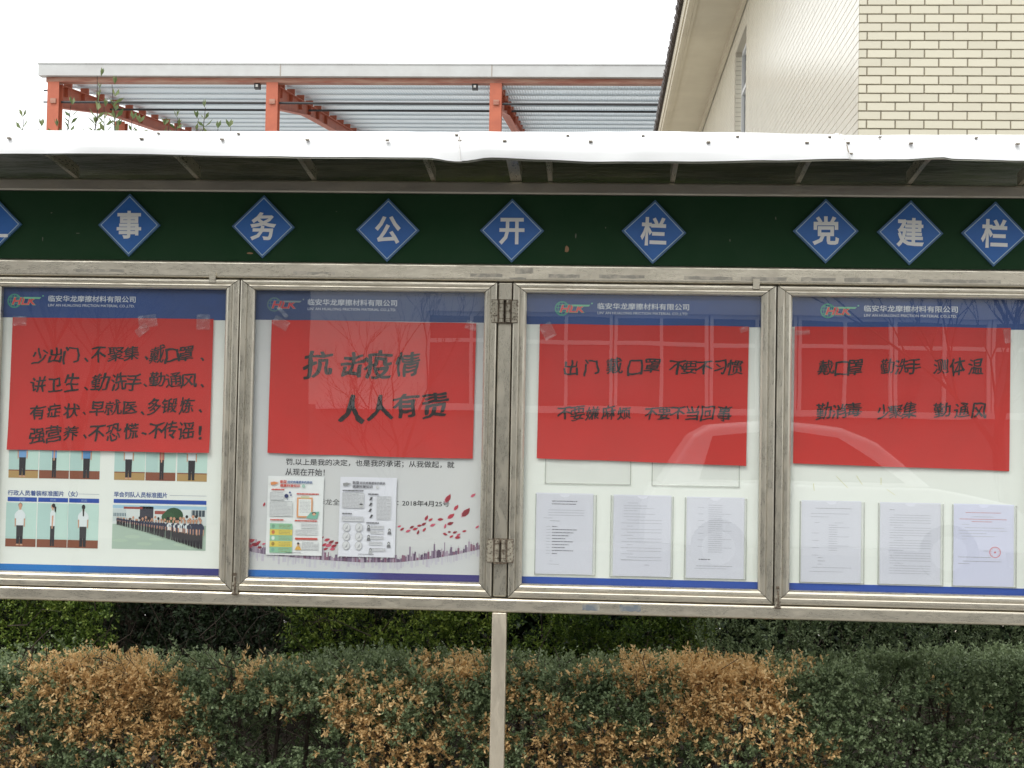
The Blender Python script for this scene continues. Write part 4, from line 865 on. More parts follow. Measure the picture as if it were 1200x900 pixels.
# front hedge, clipped, along the back of the posts
hedge = empty('hedge', (-0.3, .7, .06), 'low clipped hedge directly behind the post, dark bluish green with brown dead patches', 'hedge')
HX0, HX1, HY0, HY1 = -3.1, 2.5, 0.30, 0.86
def htop(x): return 0.672 + 0.030 * (x + .3) + 0.018 * fbm(x, x * 0, 3, 6, 2.2)
def make_front():
    r = np.random.default_rng(5)
    n1 = 16500; X = r.uniform(HX0, HX1, n1); Z = .10 + (htop(X) - .10) * r.uniform(0, 1, n1) ** .62
    bulge = .045 * fbm(X, Z, 8, 8, 5.0)
    dep = r.exponential(.045, n1); Yv = HY0 + .05 + bulge + dep + np.clip((Z - (htop(X) - .10)) / .10, 0, 1) ** 2 * .07
    D1 = np.stack([r.normal(0, .45, n1), -1 + r.normal(0, .3, n1), .45 + r.normal(0, .45, n1)], 1); P1_ = np.stack([X, Yv, Z - .02], 1)
    n2 = 7500; X2 = r.uniform(HX0, HX1, n2); Y2 = r.uniform(HY0 + .06, HY1, n2) ; Z2 = htop(X2) - .035 - r.exponential(.03, n2) + .018 * fbm(X2, Y2, 12, 8, 6.0) - .05 * np.clip((Y2 - .75) / .35, 0, 1)
    D2 = np.stack([r.normal(0, .4, n2), -.25 + r.normal(0, .4, n2), np.full(n2, 1.0)], 1); P2_ = np.stack([X2, Y2, Z2], 1)
    n3 = 6500; X3 = r.uniform(HX0, HX1, n3); Z3 = r.uniform(.08, .62, n3); P3_ = np.stack([X3, r.uniform(.62, 1.05, n3), Z3], 1); D3 = r.normal(size=(n3, 3)); D3[:, 1] -= .6
    P = np.vstack([P1_, P2_, P3_]); D = np.vstack([D1, D2, D3])
    # where the twigs have no leaves left
    bare = fbm(P[:, 0], P[:, 2] * 1.5, 31, 7, 4.0) - 3.2 * np.exp(-((P[:, 0] + 1.15) / .20) ** 2 - ((P[:, 2] - .40) / .10) ** 2)
    clump = fbm(P[:, 0] + P[:, 1], P[:, 2], 55, 5, 38.0) + .5 * fbm(P[:, 0], P[:, 2], 56, 5, 14.0); keep = ((bare > -1.15) & (clump > -.38)) | (P[:, 1] > .66); P, D = P[keep], D[keep]
    # dead patches
    def bump(cx, cz, sx, sz): return np.exp(-((P[:, 0] - cx) / sx) ** 2 - ((P[:, 2] - cz) / sz) ** 2)
    q = 1.55 * bump(-1.88, .60, .22, .20) + 1.3 * bump(-1.75, .40, .26, .16) + .9 * bump(-2.18, .36, .18, .15) + .7 * bump(-2.2, .58, .12, .10) + .95 * bump(-1.50, .72, .16, .05) + .95 * bump(-1.36, .50, .09, .14) + .9 * bump(-1.20, .42, .12, .10) + 1.0 * bump(-1.05, .70, .10, .05)
    q += 1.1 * bump(-.95, .74, .16, .07) + 1.1 * bump(-.62, .55, .18, .18) + 1.0 * bump(-.60, .32, .24, .12) + .9 * bump(-.88, .42, .09, .12) + .9 * bump(-.45, .70, .07, .10)
    q += 1.45 * bump(.25, .66, .34, .13) + 1.2 * bump(.50, .50, .30, .18) + 1.0 * bump(.10, .36, .34, .12) + .95 * bump(-.20, .72, .14, .08) + .9 * bump(-.22, .34, .14, .09) + 1.15 * bump(.62, .70, .16, .10)
    q += .7 * bump(1.30, .27, .07, .04) - .8 * bump(-.05, .55, .12, .08) - .5 * bump(.28, .60, .08, .05)
    q = q * .66 + .40 * fbm(P[:, 0], P[:, 2] + P[:, 1] * .5, 21, 9, 9.0) + .42 * fbm(P[:, 0], P[:, 2], 27, 6, 22.0) + r.normal(0, .30, len(P))
    q = q - .5 / (1 + np.exp(-(P[:, 0] - .92) / .05)); q = q - .55 * np.clip((P[:, 1] - .62) / .2, 0, 1)
    dead = q > .57
    tone = .5 + .18 * fbm(P[:, 0], P[:, 2] + P[:, 1], 44, 8, 4.0)
    for sel, nm, m, k, lf, wf in ((~dead, 'green_foliage', M_LEAF, 16, .0148, .62), (dead, 'dead_foliage', M_DEAD, 12, .0185, .48)):
        B, T, Ls = shoots(P[sel], D[sel], k, .55, lf, 77, .058)
        t = np.repeat(tone[sel], k) + np.tile(np.linspace(-.18, .22, k), sel.sum()) + r.normal(0, .13, len(B))
        o = leaves(B, T, Ls, Ls * wf, np.clip(t, 0, 1), nm, m, hedge, 9)
        if nm == 'dead_foliage': o['label'] = 'patches of dry brown dead leaves'
    # twigs
    b = MB()
    for _ in range(1500):
        x = random.uniform(HX0, HX1); z = random.uniform(.10, .62); y = random.uniform(.40, .75)
        p = Vector((x, y, z)); d = Vector((random.gauss(0, .7), random.gauss(-.4, .4), random.uniform(.0, 1))).normalized(); L_ = random.uniform(.08, .22)
        q_ = p + d * L_ * .5 + Vector((random.gauss(0, .012), random.gauss(0, .01), random.gauss(0, .012))); e = q_ + (d + Vector((random.gauss(0, .3), 0, random.gauss(0, .3)))).normalized() * L_ * .5
        b.tube([p, q_, e], [.0028, .002, .0011], M_TWIG, 3, False)
    for k in range(56):
        x = HX0 + (HX1 - HX0) * (k + .5) / 56 + random.uniform(-.03, .03); y = .70 + random.uniform(-.12, .12)
        b.tube([(x, y, .05), (x + random.uniform(-.04, .04), y + random.uniform(-.04, .04), .3), (x + random.uniform(-.08, .08), y, .6)], [.013, .009, .004], M_TWIG, 5, False)
    b.build('twigs', hedge)
make_front()

# rear planting: two looser hedges behind, with a dark gap between them
def rear(x0, x1, y0, y1, zt, n, label, m, seed, tint0=.5, leaf=.018, cut=None):
    h = empty('rear_hedge', ((x0 + x1) / 2, (y0 + y1) / 2, .06), label, 'hedge', 'taller hedges behind the clipped one')
    r = np.random.default_rng(seed); X = r.uniform(x0, x1, n); 
    f = r.uniform(0, 1, n) < .72
    Zt = zt + .05 * fbm(X, X * 0, seed, 6, 2.5)
    Z = np.where(f, .2 + (Zt - .2) * r.uniform(0, 1, n) ** .8, Zt - r.exponential(.03, n)); Y = np.where(f, y0 + .08 * fbm(X, Z, seed + 1, 8, 5.5) + r.exponential(.06, n) + .05, r.uniform(y0, y1, n))
    D = np.stack([r.normal(0, .5, n), np.where(f, -1.0, -.2) + r.normal(0, .3, n), .6 + r.normal(0, .4, n)], 1); P = np.stack([X, Y, Z], 1)
    kp = fbm(X, Z * 1.4, seed + 3, 7, 5.0) > -.95; P, D = P[kp], D[kp]; k = 11
    B, T, Ls = shoots(P, D, k, .65, leaf, seed, .08); tone = tint0 + .2 * fbm(P[:, 0], P[:, 2], seed + 5, 8, 4.0)
    t = np.repeat(tone, k) + np.tile(np.linspace(-.2, .25, k), len(P)) + r.normal(0, .1, len(B))
    leaves(B, T, Ls, Ls * .5, np.clip(t, 0, 1), 'foliage', m, h, seed)
    b = MB()
    for _ in range(int(60 * (x1 - x0))):
        x = random.uniform(x0, x1); y = random.uniform(y0 + .1, y1); p = Vector((x, y, random.uniform(.05, .5))); e = p + Vector((random.gauss(0, .14), random.gauss(-.05, .1), random.uniform(.15, .45)))
        b.tube([p, (p + e) / 2 + Vector((random.gauss(0, .02), 0, 0)), e], [.003, .002, .001], M_TWIG, 4, False)
    b.build('twigs', h)
rear(-3.9, -2.30, 1.55, 2.5, .95, 5200, 'yellow green hedge behind the clipped hedge at the far left', M_LEAF2, 101, .42)
rear(-1.45, .55, 1.50, 2.5, .98, 7800, 'yellow green hedge behind the clipped hedge, either side of the post', M_LEAF2, 202, .48)
rear(.45, 3.2, 1.22, 2.4, .98, 9500, 'dark green hedge behind the clipped hedge on the right', M_LEAF, 303, .66, .016)
# thicket in the gap, set back, mostly bare twigs, leaves coloured dark as shade
th = empty('thicket', (-1.9, 3.0, .06), 'thicket of bare twigs and sparse leaves, shade put into their colour, in the gap between the rear hedges', 'shrub')
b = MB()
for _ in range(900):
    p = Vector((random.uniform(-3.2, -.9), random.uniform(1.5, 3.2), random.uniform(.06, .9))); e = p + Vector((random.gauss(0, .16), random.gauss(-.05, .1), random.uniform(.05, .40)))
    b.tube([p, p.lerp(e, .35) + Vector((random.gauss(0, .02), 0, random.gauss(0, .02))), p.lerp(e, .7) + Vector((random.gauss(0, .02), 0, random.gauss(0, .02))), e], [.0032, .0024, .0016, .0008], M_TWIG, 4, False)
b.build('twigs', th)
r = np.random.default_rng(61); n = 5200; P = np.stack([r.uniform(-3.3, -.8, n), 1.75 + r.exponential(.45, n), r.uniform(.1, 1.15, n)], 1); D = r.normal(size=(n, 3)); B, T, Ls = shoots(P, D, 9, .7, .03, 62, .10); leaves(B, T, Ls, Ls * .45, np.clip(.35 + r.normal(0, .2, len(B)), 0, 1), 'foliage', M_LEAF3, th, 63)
r = np.random.default_rng(66); n = 26000
P = np.stack([r.uniform(-4.4, 3.6, n), 3.0 + r.exponential(.15, n), r.uniform(.1, 1.6, n)], 1); D = np.stack([r.normal(0, .5, n), -1 + r.normal(0, .3, n), r.normal(.3, .5, n)], 1)
bs = empty('added_leaf_screen', (-.4, 3.2, .06), 'added screen of leaves coloured dark as shade, at the back of the planting bed behind the board', 'hedge')  # added backdrop, closes bright gaps with foliage coloured as shade
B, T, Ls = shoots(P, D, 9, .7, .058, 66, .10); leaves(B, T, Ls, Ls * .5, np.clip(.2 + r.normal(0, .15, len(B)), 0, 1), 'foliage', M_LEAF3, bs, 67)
b = MB()
for k in range(30): x = -4.3 + k * .27; b.tube([(x, 3.35, .05), (x + random.uniform(-.1, .1), 3.35, .8), (x + random.uniform(-.15, .15), 3.35, 1.55)], [.02, .014, .006], M_TWIG, 5, False)
b.build('stems', bs)

# sapling whose shoots rise above the canopy at the left
M_SAPL = leafmat('sapling leaf', (0.08, 0.13, 0.045), (0.17, 0.22, 0.085), (0.30, 0.34, 0.16), 0.4, 0.35)
sp = empty('leafy_shrub', (-2.6, 2.5, .06), 'tall loose shrub behind the board, its leafy tips rising above the canopy at left', 'shrub')
b = MB(); BL, TL, LL = [], [], []
def shoot(x, ztop, y, dx, dens=1.0):
    base = Vector((-2.62 + (x + 2.62) * .25, 2.5, .5)); mid = Vector((x - dx, y, ztop - .7)); top = Vector((x, y, ztop))
    pts = [base.lerp(mid, t) + Vector((0, 0, 0)) for t in (0, .5, 1)] + [mid.lerp(top, t) + Vector((random.gauss(0, .01), 0, 0)) for t in (.35, .7, 1)]
    b.tube(pts, [.012, .009, .006, .004, .003, .0015], M_TWIG, 5, False)
    s = 0.0; side = 1
    while s < .95:
        p = mid.lerp(top, s ** .8); a = random.uniform(0, math.pi)
        for sg in (1, -1):
            BL.append(p); TL.append(Vector((math.cos(a) * sg * .8, math.sin(a) * sg * .8, random.uniform(.5, 1.1)))); LL.append(random.uniform(.06, .10) * (1 - .3 * s))
        s += .068 / dens
    for _ in range(3): BL.append(top); TL.append(Vector((random.gauss(0, .3), random.gauss(0, .3), 1))); LL.append(.05)
for x, z, dx in [(-3.15, 3.24, .05), (-3.08, 3.21, -.05), (-2.96, 3.19, .04), (-2.86, 3.30, .05), (-2.80, 3.24, 0), (-2.74, 3.33, -.03), (-2.70, 3.45, .05), (-2.655, 3.43, -.04), (-2.62, 3.28, -.08), (-2.52, 3.22, .05), (-2.42, 3.24, -.05), (-2.36, 3.29, .05), (-2.31, 3.21, -.07), (-2.20, 3.25, .03), (-2.16, 3.31, -.03), (-2.09, 3.20, .02), (-2.9, 3.18, .1), (-2.48, 3.2, 0), (-2.06, 3.235, .04)]:
    shoot(x, z, 2.5 + random.uniform(-.15, .15), dx, 1.0)
b.tube([(-2.62, 2.5, .05), (-2.62, 2.5, .6)], [.03, .022], M_TWIG, 7)
b.build('stems', sp)
leaves(np.array([list(v) for v in BL]), np.array([list(v) for v in TL]), np.array(LL), np.array(LL) * .34, np.clip(.5 + r.normal(0, .25, len(BL)), 0, 1), 'foliage', M_SAPL, sp, 5)
# little dark trunk seen under the board at the far right
tk = empty('small_tree', (2.02, 2.05, .05), 'dark trunked small tree rising behind the board at the far right', 'tree')
b = MB(); b.tube([(1.86, 1.15, .05), (1.90, 1.15, .45), (1.96, 1.15, .85), (1.99, 1.16, 1.3), (1.98, 1.2, 1.8)], [.03, .025, .022, .018, .01], M_TWIG, 8)
for k in range(7): a = k * 0.9; b.tube([(1.985, 1.17, 1.2 + k * .08), (1.985 + .25 * math.cos(a), 1.2 + .2 * abs(math.sin(a)), 1.45 + k * .08)], [.008, .003], M_TWIG, 5)
b.build('trunk', tk)
P = np.stack([r.normal(1.99, .2, 500), r.normal(1.35, .12, 500), r.normal(1.75, .2, 500)], 1); P[:, 2] = np.clip(P[:, 2], 1.2, 2.15)
B, T, Ls = shoots(P, r.normal(size=(500, 3)), 8, .7, .028, 70, .1); leaves(B, T, Ls, Ls * .5, np.clip(.4 + r.normal(0, .2, len(B)), 0, 1), 'crown', M_LEAF, tk, 71)

# ------------------------------------------------------------------ steel shed behind
M_ORED = mat('orange red primer', (0.46, 0.125, 0.065), 0.6, col2=(0.38, 0.10, 0.055), scale=3)
M_ORED2 = mat('weathered red primer', (0.30, 0.10, 0.065), 0.6, col2=(0.42, 0.26, 0.19), scale=1.4, stretch=(1, 1, 8))
M_FASC = mat('pale grey gutter', (0.50, 0.51, 0.50), 0.5, col2=(0.44, 0.44, 0.43), scale=2.0)
M_GALV = mat('galvanised sheet', (0.72, 0.82, 0.90), 0.33, 0.7, col2=(0.82, 0.89, 0.94), scale=0.9, stretch=(.6, 3, 3), bump=0.1, bscale=4)
M_GALV2 = mat('galvanised purlin', (0.62, 0.69, 0.74), 0.38, 0.15, col2=(0.72, 0.78, 0.82), scale=0.8, stretch=(.5, 2, 2))
M_PIPE = mat('dark pipe', (0.025, 0.025, 0.028), 0.5)
shed = empty('steel_shed', (-8.33, 30, 0), 'open shed of orange red steel frames under a galvanised roof with pale gutter', 'shed')
FX0, FX1, FY = -14.34, 2.4, 30.0
SL = .112
xs_ = [FX0, -8.07, -2.55, FX1]
b = MB(); b.box(FX0, FX1, FY - .28, FY - .02, 10.52, 10.83, M_FASC); b.box(FX0 - .02, FX1 + .02, FY - .30, FY - .0, 10.815, 10.845, M_FASC); g_ = b.build('gutter', shed)
for x in (-8.10, -2.76): b = MB(); b.box(x - .012, x + .012, FY - .287, FY - .27, 10.521, 10.813, M_SCREW); b.build('gutter_joint', g_)
b = MB(); b.box(FX0 + .15, FX1, FY - .12, FY + .12, 10.395, 10.515, M_ORED2); b.build('eave_beam', shed)
for cx in (-13.99, -8.335, -2.665):
    for ry, zt in (((0, 10.395), (5.0, 10.5)) if cx < -10 else ((0, 10.395),)):
        c = MB(); y0 = FY + ry; w = .15
        c.box(cx - w, cx + w, y0 - .14, y0 - .125, 0, zt, M_ORED); c.box(cx - w, cx + w, y0 + .125, y0 + .14, 0, zt, M_ORED); c.box(cx - .012, cx + .012, y0 - .125, y0 + .125, 0, zt, M_ORED)
        # the column's web plate seen at its right side
        c.box(cx + .05, cx + .065, y0 - .124, y0 + .124, 0, zt - .01, M_ORED)
        col = c.build('column', shed)
        if ry == 0: b = MB(); b.box(cx - .05, cx + .09, y0 - .19, y0 - .142, 9.84, 9.96, M_ORED2); b.build('pipe_bracket', col)
    # haunched rafter
    b = MB(); N = 24; L_ = 22.0
    for i in range(N):
        ya, yb = FY + .14 + L_ * i / N, FY + .14 + L_ * (i + 1) / N
        def zt(y): return 10.37 + SL * (y - FY)
        def dp(y): d = y - FY; return (.62 - .075 * d if d < 4 else .32)
        for (xa, xb, za0, za1, zb0, zb1) in ((cx - .01, cx + .01, zt(ya) - dp(ya), zt(ya), zt(yb) - dp(yb), zt(yb)), (cx - .11, cx + .11, zt(ya) - .02, zt(ya), zt(yb) - .02, zt(yb)), (cx - .11, cx + .11, zt(ya) - dp(ya), zt(ya) - dp(ya) + .02, zt(yb) - dp(yb), zt(yb) - dp(yb) + .02)):
            b.add([(xa, ya, za0), (xb, ya, za0), (xb, ya, za1), (xa, ya, za1), (xa, yb, zb0), (xb, yb, zb0), (xb, yb, zb1), (xa, yb, zb1)], [(0, 1, 2, 3), (4, 7, 6, 5), (0, 4, 5, 1), (3, 2, 6, 7), (0, 3, 7, 4), (1, 5, 6, 2)], M_ORED)
    rf = b.build('rafter', shed)
    for k in range(18):
        y = FY + .9 + 1.2 * k; z = 10.37 + SL * (y - FY); b = MB(); b.box(cx - .12, cx + .09, y - .06, y + .03, z + .001, z + .19, M_ORED); b.build('purlin_cleat', rf)
        if k < 6: b = MB(); b.box(cx + .011, cx + .10, y - .3, y - .288, z - .3, z - .03, M_ORED); b.build('stiffener', rf)
for k in range(18):
    y = FY + .9 + 1.2 * k; z = 10.37 + SL * (y - FY); b = MB()
    b.box(-14.32, FX1, y - .085, y - .075, z + .166, z + .20, M_GALV2); b.box(-14.32, FX1, y - .085, y - .03, z + .160, z + .165, M_GALV2); b.build('purlin', shed)
b = MB(); vs = []; n = 900; rows = [FY + .0, FY + 22]   # ribbed roof deck, ribs running down the slope
for i in range(n + 1):
    x = -14.34 + (FX1 + 14.34) * i / n; e = (.0, .0, .012, .012)[i % 4]
    for y in rows: vs.append((x, y, 10.57 + SL * (y - FY) + e))
b.add(vs, [(2 * i, 2 * i + 1, 2 * i + 3, 2 * i + 2) for i in range(n)], M_GALV); b.build('roof_deck', shed)
for (y, z, rr) in ((30.02, 9.905, .032), (33.6, 10.555, .03)):
    for xa, xb in ((-13.83, -8.50), (-8.18, -2.83), (-2.50, FX1)):
        b = MB(); b.tube([(xa, y, z), (xb, y, z)], rr, M_PIPE, 8); b.build('tie_pipe', shed)
for x in (-8.75, -3.2): b = MB(); b.box(x - .07, x + .07, 29.95, 30.1, 10.26, 10.392, M_PIPE); b.box(x - .03, x + .03, 29.94, 29.95, 10.30, 10.36, flat(210, 210, 205)); b.build('junction_box', shed)
for cx in (-13.99, ):
    for z in (10.2, 9.9): b = MB(); b.tube([(cx - .3, 30, z), (cx - .15, 30, z)], .02, M_PIPE, 6); b.build('pipe_stub', shed)

# ------------------------------------------------------------------ tiled building on the right
def tilemat(name, c):
    m = mat(name, c, 0.28, spec=0.5); n = m.node_tree; L = n.links; p = n.nodes['Principled BSDF']
    oi = nd(m, 'ShaderNodeObjectInfo'); h = nd(m, 'ShaderNodeHueSaturation'); h.inputs['Color'].default_value = tuple(c) + (1,)
    r = nd(m, 'ShaderNodeMapRange'); r.inputs['To Min'].default_value = .95; r.inputs['To Max'].default_value = 1.03
    L.new(oi.outputs['Random'], r.inputs['Value']); L.new(r.outputs[0], h.inputs['Value']); L.new(h.outputs[0], p.inputs['Base Color'])
    g = nd(m, 'ShaderNodeNewGeometry'); nn = nd(m, 'ShaderNodeTexNoise'); nn.inputs['Scale'].default_value = 14; L.new(g.outputs['Position'], nn.inputs['Vector']); bu = nd(m, 'ShaderNodeBump'); bu.inputs['Strength'].default_value = .12; bu.inputs['Distance'].default_value = .01; L.new(nn.outputs['Fac'], bu.inputs['Height']); L.new(bu.outputs[0], p.inputs['Normal'])
    return m
M_TILE = tilemat('cream wall tile', (0.66, 0.62, 0.485))
M_TILE2 = mat('sky-lightened cream tile', (0.78, 0.74, 0.62), 0.22, col2=(0.72, 0.68, 0.57), scale=3.0)  # same cream tile, base colour raised for skylight on the left-facing wall
M_GROUT = mat('grey brown grout', (0.26, 0.23, 0.175), 0.9)
M_GROUT2 = mat('side wall grout', (0.46, 0.42, 0.34), 0.9)
M_CREAM = mat('cream render', (0.56, 0.50, 0.38), 0.75, col2=(0.50, 0.44, 0.33), scale=1.2)
M_RTILE = mat('dark roof tile', (0.045, 0.035, 0.032), 0.6, col2=(0.08, 0.06, 0.05), scale=6)
M_WFRAME = mat('white window frame', (0.72, 0.73, 0.73), 0.4)
M_WGLASS = mat('dark window glass', (0.03, 0.04, 0.045), 0.06, spec=0.9)
bld = empty('tiled_building', (2.02, 6.2, 0), 'cream tiled building with deep cornice and dark roof tiles at the right', 'building')
WX, WY, EZ = 2.020, 6.2, 7.85; YE, XE = 27.0, 9.0
b = MB(); b.box(WX + .008, XE, WY + .008, WY + .25, 0, EZ, M_GROUT); fw_ = b.build('front_wall', bld)
def tile_mesh(w, h, d=.010):
    me = bpy.data.meshes.new('tile'); e = .0022
    vs = [(-w / 2, 0, -h / 2), (w / 2, 0, -h / 2), (w / 2, 0, h / 2), (-w / 2, 0, h / 2), (-w / 2 + e, -d, -h / 2 + e), (w / 2 - e, -d, -h / 2 + e), (w / 2 - e, -d, h / 2 - e), (-w / 2 + e, -d, h / 2 - e)]
    me.from_pydata(vs, [], [(4, 5, 6, 7), (0, 1, 5, 4), (1, 2, 6, 5), (2, 3, 7, 6), (3, 0, 4, 7)]); me.materials.append(M_TILE); me.update(); return me
TP, TR_, J = .2238, .0705, .0085
tm = {}; rest = MB(); first = True
for k in range(-57, 50):
    z = 4.037 + TR_ * (k + .5); j0 = 2.090 if k % 2 == 0 else 2.202
    edges = [WX + .0005] + [j0 + TP * i for i in range(32)]
    for a, c in zip(edges, edges[1:]):
        w = round(c - a - J, 4); cx = (a + c) / 2
        if c > XE: break
        dj = random.uniform(-.0008, .0012)
        if c < 3.75 and k < 17 and -3 <= k:
            key = w
            if key not in tm: tm[key] = tile_mesh(w, TR_ - J * .85)
            o = bpy.data.objects.new('tile', tm[key]); COL.objects.link(o); o.parent = fw_; o.location = (cx - 2.02, WY + .008 - 6.2 + dj, z)
            o.rotation_euler = (random.gauss(0, .004), 0, random.gauss(0, .002))
        else:
            h = TR_ - J * .85; rest.add([(cx - w / 2, WY - .002 + dj, z - h / 2), (cx + w / 2, WY - .002 + dj, z - h / 2), (cx + w / 2, WY - .002 + dj, z + h / 2), (cx - w / 2, WY - .002 + dj, z + h / 2)], [(0, 1, 2, 3)], M_TILE)
rest.build('tile', fw_, kind='stuff')
# side wall with a window opening
YW0, YW1, ZW0, ZW1 = 14.93, 16.45, 5.85, 7.47
b = MB(); b.box(WX + .008, WX + .24, WY + .26, YW0, 0, EZ, M_GROUT2); b.box(WX + .008, WX + .24, YW1, YE, 0, EZ, M_GROUT2); b.box(WX + .008, WX + .24, YW0, YW1, 0, ZW0, M_GROUT2); b.box(WX + .008, WX + .24, YW0, YW1, ZW1, EZ, M_GROUT2)
sw = b.build('side_wall', bld)
st = MB()
for k in range(-57, 54):
    z0 = 4.037 + TR_ * k + J * .4; z1 = z0 + TR_ - J * .85; y = WY - .002 - (TP / 2 if k % 2 else 0)
    if z1 > EZ: break
    while y < YE:
        ya, yb = max(y, WY - .001), min(y + TP - .0025, YE); y += TP
        if yb - ya < .02: continue
        if yb > YW0 and ya < YW1 and z1 > ZW0 and z0 < ZW1: continue
        dj = random.uniform(-.0005, .0005)
        st.add([(WX + .004 + dj, ya, z0), (WX + .004 + dj, yb, z0), (WX + .004 + dj, yb, z1), (WX + .004 + dj, ya, z1), (WX + .008, ya, z0), (WX + .008, yb, z0), (WX + .008, yb, z1), (WX + .008, ya, z1)], [(3, 2, 1, 0), (0, 1, 5, 4), (7, 6, 2, 3)], M_TILE2)
st.build('tile', sw, kind='stuff')
b = MB(); b.box(WX + .14, WX + .18, YW0, YW1, ZW0, ZW1, M_WGLASS); wdw = b.build('window', bld)
b = MB(); e = .06; b.box(WX + .10, WX + .139, YW0, YW1, ZW1 - e, ZW1, M_WFRAME); b.box(WX + .10, WX + .139, YW0, YW1, ZW0, ZW0 + e, M_WFRAME)
for y in (YW0, (YW0 + YW1) / 2 - e / 2, YW1 - e): b.box(WX + .095, WX + .138, y, y + e, ZW0 + e, ZW1 - e, M_WFRAME)
b.box(WX + .10, WX + .139, YW0 + e, YW1 - e, 6.80, 6.86, M_WFRAME); b.build('frame', wdw)
b = MB(); n = int((ZW1 - ZW0) / TR_)
for k in range(n): b.box(WX + .004, WX + .098, YW1 - .010, YW1 - .001, ZW0 + TR_ * k + .004, ZW0 + TR_ * (k + 1) - .004, M_TILE2)
b.build('reveal_tiles', wdw, kind='stuff')
# cornice, eave and roof
b = MB(); b.box(1.35, XE + .6, WY - .67, YE + .6, EZ, EZ + .10, M_CREAM); b.build('soffit', bld)
b = MB(); b.box(1.22, 1.349, WY - .80, YE + .7, EZ - .03, EZ + .30, M_CREAM); b.box(1.20, 1.219, WY - .80, YE + .7, EZ + .08, EZ + .30, M_CREAM); b.box(1.285, 1.300, WY - .80, YE + .7, EZ - .045, EZ - .031, M_CREAM)
b.box(1.351, XE, WY - .80, WY - .68, EZ - .03, EZ + .30, M_CREAM); b.build('cornice', bld)
b = MB(); b.box(1.95, 2.011, WY - .05, YE, EZ - .10, EZ - .001, M_CREAM); b.build('cornice', bld)
rfm = MB(); rfm.add([(1.19, WY - .82, EZ + .31), (XE, WY - .82, EZ + .31), (XE, YE, EZ + .31), (1.19, YE, EZ + .31), (5.0, WY + 3, EZ + 2.1), (5.0, YE - 3, EZ + 2.1), (XE, WY + 3, EZ + 2.1), (XE, YE - 3, EZ + 2.1)], [(0, 4, 5, 3), (0, 1, 6, 4), (3, 5, 7, 2), (4, 6, 7, 5)], M_RTILE)
roof = rfm.build('roof', bld)
n = int((YE - WY + .8) / .115)
me = None
for k in range(n):
    y = WY - .8 + .115 * k
    if me is None:
        t = MB(); t.tube([(1.13, 0, 0), (1.42, 0, .10)], .052, M_RTILE, 8); o = t.build('roof_tile', None); me = o.data; 
    else: o = bpy.data.objects.new('roof_tile', me); COL.objects.link(o)
    o.parent = roof; o.location = (random.uniform(-.015, .012) - 2.02, y - 6.2, EZ + .335)

# ------------------------------------------------------------------ across the road, behind the camera: what the panes mirror
M_FWALL = mat('pale facade render', (0.74, 0.72, 0.67), 0.8, col2=(0.68, 0.66, 0.62), scale=.6)
M_PLINTH = mat('facade plinth', (0.20, 0.19, 0.18), 0.8)
FYB = -16.0
fac = empty('facade_building', (1.2, FYB, 0), 'long low building across the road with a row of white framed windows', 'building')
X0, X1 = -4.34, 10.5
b = MB(); b.box(X0, X1, FYB - 6, FYB, 0.5, 2.00, M_PLINTH); b.box(X0, X1, FYB - 6, FYB, 3.42, 6.2, M_FWALL); b.box(X0, -2.6, FYB - 6, FYB, 2.0, 3.42, M_FWALL); b.box(X0, X1, FYB - 6, FYB - .35, 2.0, 3.42, M_PLINTH)
b.box(X0 + .01, X1 - .01, FYB - 5.9, FYB - .01, 0, .5, M_PLINTH); b.build('wall', fac)
b = MB(); b.box(X0 - .3, X1 + .3, FYB - 6.3, FYB + .4, 6.2, 6.4, M_PLINTH); b.build('roof', fac)
b = MB(); b.box(-4.2, X1, FYB + .001, FYB + .16, 1.93, 2.03, M_WFRAME); b.build('window_sill', fac)
xw = -2.6
while xw < X1 - 1.4:
    b = MB(); b.box(xw, xw + 1.40, FYB - .14, FYB - .12, 2.03, 3.42, M_WGLASS); w_ = b.build('window', fac)
    b = MB()
    for xx in (xw, xw + .675, xw + 1.35): b.box(xx, xx + .05, FYB - .118, FYB - .05, 2.03, 3.42, M_WFRAME)
    b.box(xw + .051, xw + 1.349, FYB - .117, FYB - .06, 2.95, 3.01, M_WFRAME); b.box(xw + .051, xw + 1.349, FYB - .117, FYB - .06, 3.36, 3.42, M_WFRAME); b.build('frame', w_)
    xw += 1.42
# parked car
M_CARP = mat('white car paint', (0.88, 0.88, 0.87), 0.25, 0.0, 0.6); M_CGL = mat('car glass', (0.02, 0.022, 0.024), 0.05, spec=0.9); M_TYRE = mat('tyre rubber', (0.02, 0.02, 0.02), 0.8); M_RIM = mat('wheel rim', (0.5, 0.5, 0.5), 0.3, 0.8)
car = empty('parked_car', (3.2, -12, 0), 'white car parked across the road, mirrored in the panes', 'car')
cx0, cyc = 0.55, -12.0
low = [(0, .35), (.02, .75), (.12, 1.02), (.5, 1.08), (3.3, 1.05), (4.25, .88), (4.45, .62), (4.45, .35)]
top_ = [(.18, 1.03), (.55, 1.62), (.75, 1.74), (1.6, 1.80), (2.35, 1.72), (2.75, 1.55), (3.35, 1.05)]
def loft(b, prof, yw, m, inset=0):
    n = len(prof); vs = []
    for (yy, s) in yw:
        vs += [(cx0 + p[0], cyc + yy, p[1] if s == 1 else p[1] * s + (1 - s) * 1.05) for p in prof]
    fs = [tuple(range(n)), tuple(range((len(yw) - 1) * n, len(yw) * n))[::-1]]
    for k in range(len(yw) - 1):
        for i in range(n): fs.append((k * n + i, k * n + (i + 1) % n, (k + 1) * n + (i + 1) % n, (k + 1) * n + i))
    b.add(vs, fs, m)
